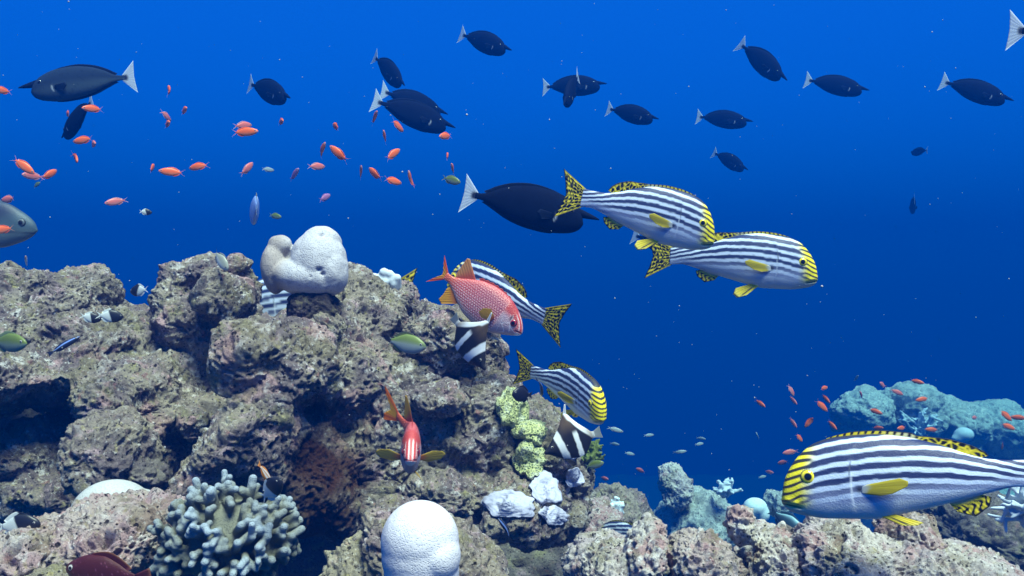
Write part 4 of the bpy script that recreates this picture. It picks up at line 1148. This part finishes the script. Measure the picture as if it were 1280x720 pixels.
# ================================================================ unicornfish in the blue
GU = "dark unicornfish in the open water"
proto = unicornfish(.95); proto_pale = unicornfish(.92, 3, True)
used = []
U = [ # head, tail, length, yaw, depth, label, pale
 ((745, 277), (582, 242), .43, 4, None, "large near unicornfish with a white tail, behind the upper striped fish", 0),
 ((26, 112), (166, 96), .46, 6, None, "greyish unicornfish swimming left at the top left with a pale tail", 1),
 ((78, 173), (115, 126), .45, -34, 4.3, "dark unicornfish swimming down behind the greyish one at the top left", 0),
 ((362, 124), (312, 105), .45, 36, 5.0, "lone rounded unicornfish above the orange fish, left of the white finned pair", 0),
 ((505, 108), (468, 71), .45, 34, 5.6, "small unicornfish diving steeply above the overlapping pair", 0),
 ((567, 161), (468, 126), .45, -14, 4.5, "front fish of the overlapping unicornfish pair, horn lowest", 0),
 ((558, 144), (478, 114), .45, -30, 5.2, "back fish of the overlapping unicornfish pair, mostly hidden", 0),
 ((638, 64), (576, 43), .45, 28, 5.8, "unicornfish nearest the top edge, left of the picture's middle", 0),
 ((757, 106), (680, 109), .46, 15, 6.1, "level unicornfish crossed by another one seen end on", 0),
 ((822, 150), (760, 136), .45, 28, 5.7, "unicornfish just above the upper striped fish's back, right of the crossed pair", 0),
 ((940, 153), (872, 146), .46, 22, 6.7, "faint level unicornfish right of the one above the striped fish's back", 0),
 ((982, 101), (925, 55), .46, 26, 6.0, "unicornfish diving to the right near the top, its tail highest", 0),
 ((1085, 114), (1008, 100), .46, 14, 6.2, "unicornfish right of the diving one, swimming almost level", 0),
 ((1265, 127), (1178, 102), .46, 14, 5.4, "unicornfish close to the right edge, whole body in view", 0),
 ((934, 213), (892, 191), .45, 36, 7.2, "faint small unicornfish below the level one, above the lower striped fish", 0),
 ((1452, 50), (1264, 38), .46, 8, None, "unicornfish leaving at the top right corner, only its white tail in view", 0),
 ((1138, 191), (1159, 188), .42, -68, 8.3, "tiny faint unicornfish facing left in the far blue at the right", 0),
 ((1140, 264), (1143, 248), .40, -70, 9.2, "faintest, tiniest unicornfish, a dark smudge in the blue at the right", 0),
 ((866, 318), (792, 294), .45, 30, 4.7, "unicornfish hidden between the two right swimming striped fish, pale tail showing", 0),
]
for i, (h, t, L, yw, d, lab, pale) in enumerate(U):
    src = proto_pale if pale else proto
    o = src if src not in used else copy_tree(src)
    used.append(src)
    tag(o, lab, "fish", GU); place(o, h, t, L, yw, 0, d * 1.18 if d and d > 4.4 else d)
o = copy_tree(proto); tag(o, "unicornfish seen end on with a raised thin tail, crossing a level one", "fish", GU)
orient(o, (-.26, -.72, -.60), .42, P(714, 113, 5.7), 0)

# ================================================================ orange fairy basslets
OR1 = (.80, .135, .035); OR2 = (.72, .10, .05); LIL = (.60, .26, .26)
def anth(base, belly, face):
    def f(x, v, z, y):
        c = mix(base, belly, smooth(.1, -.8, v))
        return mix(c, face, smooth(.36, .46, x) * smooth(.4, -.4, v))
    return f
def anth_tail(c1, c2): return lambda s, t, V: mix(c1, c2, smooth(.2, .8, t))
AN = []
for bend in (0.0, .5, -.5):
    AN.append(small_mesh("orange_basslet", .15, anth(OR1, (.78, .24, .12), (.60, .32, .34)), .06, 1.3, .15, .04, anth_tail(OR1, (.75, .30, .16)), anth_tail(OR1, OR2), bend=bend))
PINK = small_mesh("orange_basslet", .155, anth((.62, .15, .13), LIL, (.55, .3, .36)), .06, 1.0, .12, .035, anth_tail((.60, .16, .14), (.52, .28, .30)), bend=.3)
LILAC = small_mesh("lilac_basslet", .15, anth((.40, .16, .32), (.42, .24, .40), (.42, .3, .42)), .06, .9, .12, .03)
M_SMALL = paint_mat("small_fish_skin", .4, .4, .12)
GA = "orange basslets in the open water"
A = [ # px, py, length, heading, depth, mesh, label
 (2, 113, 15, 180, 3.0, 0, "orange basslet cut by the left edge beside the greyish unicornfish's horn"),
 (212, 113, 19, 126, 3.0, 1, "orange basslet pointing up left, highest of all, right of the unicornfish's tail"),
 (230, 138, 15, 6, 3.1, 0, "small orange basslet facing right, below the highest one"),
 (208, 145, 9, 280, 3.2, 3, "pale pink basslet seen end on, above an orange one facing right"),
 (209, 155, 15, 2, 3.0, 0, "orange basslet facing right directly under the pale end on one"),
 (85, 142, 14, 160, 3.1, 0, "round orange basslet in front of the diving unicornfish's left side"),
 (116, 136, 18, 186, 3.0, 0, "orange basslet facing left beside the diving unicornfish's tail"),
 (104, 175, 29, 187, 2.8, 0, "long orange basslet facing left at the diving unicornfish's nose"),
 (116, 180, 17, -8, 3.0, 3, "pinkish basslet overlapped by the long one at the diving unicornfish's nose"),
 (29, 207, 33, -38, 2.5, 0, "large orange basslet slanting down to the right near the left edge"),
 (41, 220, 14, 176, 2.9, 3, "pink basslet touching the nose of the large slanting one near the left edge"),
 (62, 218, 15, 66, 3.0, 1, "orange basslet pointing up, just right of the large slanting one"),
 (95, 197, 19, -46, 3.0, 2, "orange basslet slanting down right, below the long left facing one"),
 (190, 210, 12, 112, 3.2, 0, "little orange basslet pointing up, left of two that face left in a row"),
 (215, 215, 31, 176, 2.6, 0, "big orange basslet facing left, front one of two in a row"),
 (248, 208, 27, 188, 2.9, 2, "orange basslet facing left, rear one of two in a row"),
 (145, 252, 22, 196, 3.0, 3, "single pinkish basslet facing left below the others, above the reef saddle"),
 (11, 249, 26, 183, 2.9, 3, "pale orange basslet facing left at the left edge above the blue grey fish"),
 (3, 287, 18, 200, 2.7, 0, "red orange basslet in front of the blue grey fish at the left edge"),
 (309, 211, 20, 64, 3.0, 3, "pink orange basslet pointing steeply up right, alone above the blue fish"),
 (306, 165, 34, 4, 2.6, 0, "largest orange basslet facing right, below the lone rounded unicornfish"),
 (304, 157, 15, 22, 2.8, 3, "small basslet touching the back of the largest right facing one"),
 (351, 152, 12, -10, 3.2, 0, "tiny orange basslet facing right below the lone rounded unicornfish's belly"),
 (420, 158, 15, 140, 3.1, 0, "small orange basslet pointing up left, above the crossing pair"),
 (402, 188, 22, 52, 2.9, 1, "orange basslet pointing up right, left one of the crossing pair"),
 (423, 192, 31, 138, 2.6, 2, "long orange basslet pointing up left, right one of the crossing pair"),
 (468, 147, 16, 48, 3.0, 0, "orange basslet pointing up right just below the overlapping unicornfish's tails"),
 (497, 157, 16, -44, 3.0, 0, "round orange basslet right under the overlapping unicornfish pair"),
 (481, 171, 12, 92, 3.2, 0, "tiny orange basslet pointing straight up under the overlapping unicornfish pair"),
 (491, 193, 22, 46, 2.9, 0, "orange basslet pointing up right above the row of four small ones"),
 (557, 170, 15, 200, 3.0, 0, "orange basslet facing left at the overlapping unicornfish pair's horns"),
 (468, 217, 23, 134, 2.9, 2, "orange basslet pointing up left, second in the row of four small ones"),
 (451, 216, 16, 72, 3.1, 0, "orange basslet pointing up, first on the left in the row of four small ones"),
 (491, 226, 20, -12, 3.0, 0, "orange basslet facing right, third in the row of four small ones"),
 (513, 224, 20, 98, 3.0, 1, "slim orange basslet pointing up, last on the right in the row of four"),
 (559, 195, 9, 92, 3.4, 0, "tiny orange speck of a basslet, upper of two above the near unicornfish's tail"),
 (566, 211, 10, 100, 3.4, 0, "tiny orange basslet, lower of two above the near unicornfish's tail"),
 (396, 208, 16, 8, 3.1, 3, "small pink orange basslet facing right below the crossing pair"),
 (368, 218, 20, 38, 3.0, 4, "lilac basslet pointing up right, left of the small pink orange one"),
 (406, 247, 13, 45, 3.2, 4, "little purplish basslet alone above the white lobed coral"),
]
MS = AN + [PINK, LILAC]
for i, (px, py, l, a, d, m, lab) in enumerate(A):
    swim("orange_basslet", MS[m], M_SMALL, lab, "fish", GA, px, py, l, a, .075, d, 1 if i % 2 else -1)
GR = "orange basslets over the far reef"
A2 = [
 (950, 504, 13, -40, 4.8, 0, "faint orange basslet furthest left of the group before the far reef"),
 (989, 488, 17, -62, 4.8, 3, "pale pink basslet pointing down, topmost at the left of the far reef"),
 (991, 500, 12, -55, 5.0, 3, "small pink basslet directly below the topmost pale one left of the far reef"),
 (1030, 485, 13, 2, 5.0, 0, "small orange basslet facing right, above the largest one left of the far reef"),
 (1032, 498, 12, -56, 5.0, 0, "small orange basslet just above the largest one left of the far reef"),
 (1027, 507, 21, -46, 4.0, 0, "largest orange basslet left of the far reef, slanting down right"),
 (991, 528, 14, -60, 4.9, 3, "pale basslet slanting down, left of the one that curls downwards"),
 (1012, 527, 19, 236, 4.2, 1, "orange basslet with its head down to the left, tail raised, left of the far reef"),
 (1040, 531, 14, -54, 4.8, 0, "orange basslet slanting down right at the left foot of the far reef"),
 (999, 547, 16, -46, 4.6, 0, "orange basslet slanting down right, just above the nearest striped fish's brow"),
 (988, 565, 20, 190, 4.2, 3, "brownish pink basslet facing left in front of the nearest striped fish's forehead"),
 (979, 578, 12, 206, 4.8, 3, "little brownish basslet facing left, lowest before the nearest striped fish's face"),
 (1103, 481, 13, 150, 4.8, 3, "round pink basslet at the top edge of the far reef"),
 (1121, 490, 18, -24, 4.8, 3, "pink basslet slanting right along the top edge of the far reef"),
 (1146, 477, 15, -14, 4.8, 0, "orange basslet swimming free above the top of the far reef"),
 (1153, 499, 18, 190, 4.7, 0, "orange basslet facing left on the highest part of the far reef"),
 (1094, 514, 16, -22, 4.6, 0, "brightest orange basslet in front of the left part of the far reef"),
 (1257, 519, 21, -44, 4.2, 0, "large orange basslet slanting down right near the right edge"),
 (1260, 533, 20, -24, 4.2, 0, "orange basslet below the large slanting one near the right edge"),
 (1274, 522, 16, 180, 4.2, 0, "orange basslet cut by the right edge above the nearest fish's tail"),
 (1127, 535, 15, 180, 4.8, 0, "orange basslet facing left at the left foot of the white branching coral"),
 (1165, 537, 17, 180, 4.8, 0, "orange basslet facing left at the right foot of the white branching coral"),
 (1097, 535, 10, 12, 5.2, 0, "tiny orange basslet low on the left part of the far reef"),
 (1077, 494, 9, 90, 5.4, 3, "tiny pinkish basslet pointing up at the upper left corner of the far reef"),
 (1218, 522, 11, 175, 5.3, 3, "tiny pinkish basslet right of the far white branching coral"),
 (1253, 557, 13, -68, 4.8, 0, "small orange basslet pointing down, just above the nearest fish's tail"),
]
for i, (px, py, l, a, d, m, lab) in enumerate(A2):
    swim("orange_basslet", MS[m], M_SMALL, lab, "fish", GR, px, py, l, a, .075, d, 1 if i % 2 else -1)

# ================================================================ other small fish
def plainfish(c1, c2, belly=.2):
    return lambda x, v, z, y: mix(c1, c2, smooth(.3, -.7, v))
PALEF = small_mesh("pale_fish", .12, plainfish((.26, .32, .34), (.46, .50, .50)), .05, .8, .10, .03)
PALEB = small_mesh("pale_fish", .12, plainfish((.26, .32, .34), (.46, .50, .50)), .05, .8, .10, .03, bend=.9)
GP = "small pale fish in the blue below the striped fish"
for i, (px, py, l, a, d, m, lab) in enumerate([
 (769, 537, 21, -16, 4.0, PALEF, "slim pale fish slanting down right, nearest to the right bannerfish"),
 (811, 544, 14, 0, 5.0, PALEF, "small pale fish facing right, right of the slim slanting one"),
 (768, 555, 11, 0, 5.0, PALEF, "tiny pale fish directly below the slim slanting one"),
 (787, 567, 14, -16, 5.0, PALEF, "pale fish slanting right, below and between its pale neighbours"),
 (850, 565, 17, 8, 4.6, PALEB, "pale fish with a bent body in the middle of the gap of blue"),
 (874, 555, 13, 0, 5.0, PALEF, "pale fish facing right, lower of the two right of the bent one"),
 (876, 548, 10, 0, 5.4, PALEF, "pale fish, upper and smaller of the two right of the bent one"),
 (801, 588, 11, 168, 4.8, PINK, "tiny reddish fish above the gap between the rocks"),
 (755, 598, 10, 0, 5.0, PINK, "tiny pinkish fish right of the reef wall's foot"),
 (953, 596, 12, 0, 5.6, PALEF, "dim little fish left of the nearest striped fish's eye"),
 (961, 590, 9, 0, 5.6, PINK, "dim reddish fish just above the dim little pale one"),
 (947, 545, 8, 100, 5.4, PALEF, "dim speck of a fish below the far basslets at the left"),
 (1070, 473, 9, 80, 5.0, PALEF, "single whitish fish pointing up, left above the far reef"),
 (335, 212, 10, 4, 3.4, PALEF, "tiny whitish fish among the orange basslets in the upper middle"),
]):
    swim("small_fish", m, M_SMALL, lab, "fish", GP if py > 400 else None, px, py, l, a, .07, d, 1 if i % 2 else -1)

def bicol(front, rear, cut=.02, slope=.4):
    return lambda x, v, z, y: mix(rear, front, smooth(cut - .02, cut + .02, x + slope * z))
DK, WH = (.012, .013, .020), (.50, .53, .52)
CHROM = small_mesh("two_tone_damselfish", .24, bicol(DK, WH), .085, .9, .15, .06, lambda s, t, V: np.tile(WH, (len(s), 1)), lambda s, t, V: np.where((V[:, 0] > .02)[:, None], DK, WH))
GC = "damselfish with a dark front half and white rear half"
for px, py, l, a, d, lab in [
 (182, 265, 14, -4, 2.9, "tiny dark faced white tailed damselfish in open water above the saddle"),
 (174, 363, 27, 186, 2.2, "dark headed white tailed damselfish in the gap between the left peak and the pinnacle"),
 (113, 397, 24, -14, 2.05, "left fish of the dark and white damselfish pair on the left peak"),
 (137, 395, 30, -6, 2.03, "right fish of the dark and white damselfish pair on the left peak"),
]:
    swim("damselfish", CHROM, M_SMALL, lab, "fish", GC, px, py, l, a, l * d / FPX / .93, d, 1)
swim("damselfish", CHROM, M_SMALL, "dark headed grey tailed damselfish sitting over the finger coral", "fish", GC, 339, 612, 44, 42, .06, 1.32, -1, 8)
swim("damselfish", CHROM, M_SMALL, "larger dark and white damselfish at the left edge behind the purple grey rock", "fish", GC, 22, 657, 58, 4, .075, 1.44, 1)

def greenish(x, v, z, y): return mix(mix((.16, .21, .05), (.30, .34, .33), smooth(.45, -.2, v)), (.10, .12, .08), smooth(.40, .47, x) * .5)
BLKTAIL = lambda s, t, V: mix((.26, .28, .28), (.015, .016, .02), np.maximum(smooth(.16, .08, s), smooth(.84, .92, s)) * smooth(0, .1, t))
GREEN = small_mesh("green_damselfish", .20, greenish, .07, 1.3, .20, .05, BLKTAIL, lambda s, t, V: mix((.15, .18, .05), (.03, .035, .03), t))
OLIVE = small_mesh("olive_damselfish", .19, lambda x, v, z, y: mix((.12, .16, .03), (.17, .22, .17), smooth(.3, -.3, v)), .07, .9, .15, .05)
GREY = small_mesh("grey_damselfish", .21, lambda x, v, z, y: mix((.32, .33, .27), (.52, .54, .50), smooth(.3, -.4, v)), .08, 1.3, .19, .05, BLKTAIL)
GD = "greenish grey damselfish near the reef"
for px, py, l, a, d, m, lab in [
 (506, 429, 56, -9, 2.2, GREEN, "green backed damselfish with black tail streaks left of the left bannerfish"),
 (276, 325, 33, -50, 2.3, GREY, "grey damselfish slanting down in front of the rock pinnacle's top"),
 (10, 428, 58, -2, 2.0, OLIVE, "green damselfish cut by the left edge in front of the left peak"),
 (564, 225, 25, -18, 3.2, OLIVE, "olive damselfish left of the near unicornfish's white tail"),
 (344, 270, 17, -12, 3.6, OLIVE, "small dim teal damselfish above the white lobed coral"),
 (46, 231, 12, 30, 3.8, OLIVE, "tiny dim greenish damselfish under the large slanting basslet"),
 (743, 581, 24, 18, 2.5, OLIVE, "yellow green damselfish peeping out right of the bannerfish at the wall's edge"),
]:
    swim("damselfish", m, M_SMALL, lab, "fish", GD, px, py, l, a, l * d / FPX / .95, d, -1)
BLK = small_mesh("black_damselfish", .27, lambda x, v, z, y: np.tile((.010, .009, .016), (len(x), 1)), .1, .4, .14, .06)
swim("damselfish", BLK, M_SMALL, "round black damselfish at the top of the green honeycomb coral", "fish", GD, 653, 493, 26, 170, .07, 2.25, -1)
# whitish little fish left of the peak
swim("damselfish", small_mesh("white_damselfish", .2, lambda x, v, z, y: mix((.56, .60, .62), (.45, .30, .25), smooth(.3, .42, x)), .06, .9, .15, .05), M_SMALL,
     "little whitish damselfish pointing up in open water above the left peak", "fish", GD, 33, 327, 15, 62, .06, 2.9, -1)
# cleaner wrasses
def wr(x, v, z, y): return mix(mix((.015, .02, .05), (.20, .32, .75), smooth(.25, .45, v)), (.012, .014, .03), smooth(.62, .85, v) + smooth(-.1, -.3, v) * .7)
WRASSE = small_mesh("cleaner_wrasse", .09, wr, .05, .2, .08, .02)
WRASSE_B = small_mesh("cleaner_wrasse", .09, wr, .05, .2, .08, .02, bend=.5)
GW = "slim blue cleaner wrasses"
for px, py, l, a, d, m, lab in [
 (80, 432, 40, 33, 2.1, WRASSE, "slim blue streaked wrasse slanting up on the left peak"),
 (633, 661, 27, 140, 1.98, WRASSE_B, "slim violet blue wrasse below the broad white crust"),
 (677, 484, 26, -86, 2.2, WRASSE_B, "slim blue and white wrasse pointing down under the striped fish's tail"),
]:
    swim("wrasse", m, M_SMALL, lab, "fish", GW, px, py, l, a, .08, d, 1)
STRIPE = small_mesh("orange_wrasse", .12, lambda x, v, z, y: mix((.70, .66, .60), (.62, .22, .03), smooth(-.2, .2, np.cos(v * 7))), .05, .2, .08, .02)
swim("wrasse", STRIPE, M_SMALL, "orange and white striped wrasse tail up at the top of the finger coral", "fish", None, 331, 592, 34, -80, .06, 1.36, 1)
# blue surgeonfish seen nearly end on, and the blue grey one at the left edge
BLUEF = small_mesh("blue_surgeonfish", .27, lambda x, v, z, y: mix((.22, .32, .60), (.30, .42, .66), smooth(.3, -.5, v)), .085, .5, .17, .05,
                   lambda s, t, V: mix((.12, .20, .42), (.60, .66, .72), smooth(.6, .9, t)), lambda s, t, V: mix((.16, .26, .5), mix((.66, .68, .66), (.62, .55, .05), smooth(.1, .2, V[:, 2])), smooth(.35, .7, t)))
o = link("surgeonfish", BLUEF, M_SMALL); tag(o, "blue fish with white edges seen nearly end on, above the white lobed coral", "fish")
orient(o, (-.34, .93, -.05), .17, P(319, 262, 2.8), 4)
def gb(x, v, z, y):
    n = fbm(np.stack([x * 7, z * 7, np.sign(y)], 1), 3)
    c = mix((.05, .08, .10), (.10, .14, .15), smooth(.2, -.6, v) + .4 * n)
    c = mix(c, (.02, .03, .06), smooth(.16, .0, np.hypot((x - .22), (z - .12) * 1.3) - .02))
    return mix(c, (.03, .04, .06), np.exp(-((z + .028 + .12 * (.5 - x)) / .006) ** 2) * smooth(.20, .30, x))
BIG = small_mesh("grey_surgeonfish", .19, gb, .07, .4, .13, .04, None, None, 90, 60, iris=(.10, .12, .13))
swim("surgeonfish", BIG, M_SKIN, "blue grey fish with a dark shoulder patch entering at the left edge", "fish", None, -34, 276, 158, -8, .40, 2.8, 1)
# dark red fish with pale dots sheltering under the corner rock
def hind(x, v, z, y):
    f1_, f2_, val = worley(np.stack([x * 34, z * 34, np.sign(y) * .7 + .5], 1))
    return mix((.05, .006, .006), (.16, .05, .08), smooth(.22, .12, f1_))
HIND = small_mesh("red_spotted_hind", .18, hind, .08, -.2, .13, .05, lambda s, t, V: mix((.05, .006, .006), (.10, .03, .01), smooth(.7, 1, t)), lambda s, t, V: mix((.05, .006, .006), (.12, .04, .01), smooth(.6, 1, t)), 80, 60)
swim("spotted_grouper", HIND, M_SKIN, "dark red fish with pale dots sheltering under the rock in the bottom left corner", "fish", None, 134, 718, 120, 178, .15, 1.33, 1)
# dim fish behind the pale boulders
swim("damselfish", small_mesh("teal_damselfish", .22, lambda x, v, z, y: mix((.05, .10, .14), (.22, .40, .46), smooth(.6, .9, np.abs(v))), .08, .5, .14, .05), M_SMALL,
     "dim teal edged fish behind the rocks under the nearest striped fish's chin", "fish", GD, 984, 654, 44, -38, .14, 2.8, -1)

# ================================================================ specks drifting in the water
r_ = np.random.default_rng(99); SV, SF, n = [], [], 0
v8 = np.array([(1, 0, 0), (-1, 0, 0), (0, 1, 0), (0, -1, 0), (0, 0, 1), (0, 0, -1)], float)
f8 = np.array([(0, 2, 4), (2, 1, 4), (1, 3, 4), (3, 0, 4), (2, 0, 5), (1, 2, 5), (3, 1, 5), (0, 3, 5)])
for i in range(430):
    d = r_.uniform(.9, 5.5); c = P(r_.uniform(-60, 1340), r_.uniform(-40, 640), d)
    s = r_.uniform(.0005, .0012) * (1 + .22 * d) * (1.5 if r_.random() < .06 else 1)
    SV.append(v8 * s * r_.uniform(.5, 1.3, (1, 3)) + c); SF.append(f8 + n); n += 6
snow = link("drifting_specks", mesh_np("drifting_specks", np.concatenate(SV), np.concatenate(SF)), plain_mat("speck", (.34, .35, .36), .9, .1, 10, .1))
tag(snow, "fine pale specks drifting in the blue water", "particles", None, 'stuff')
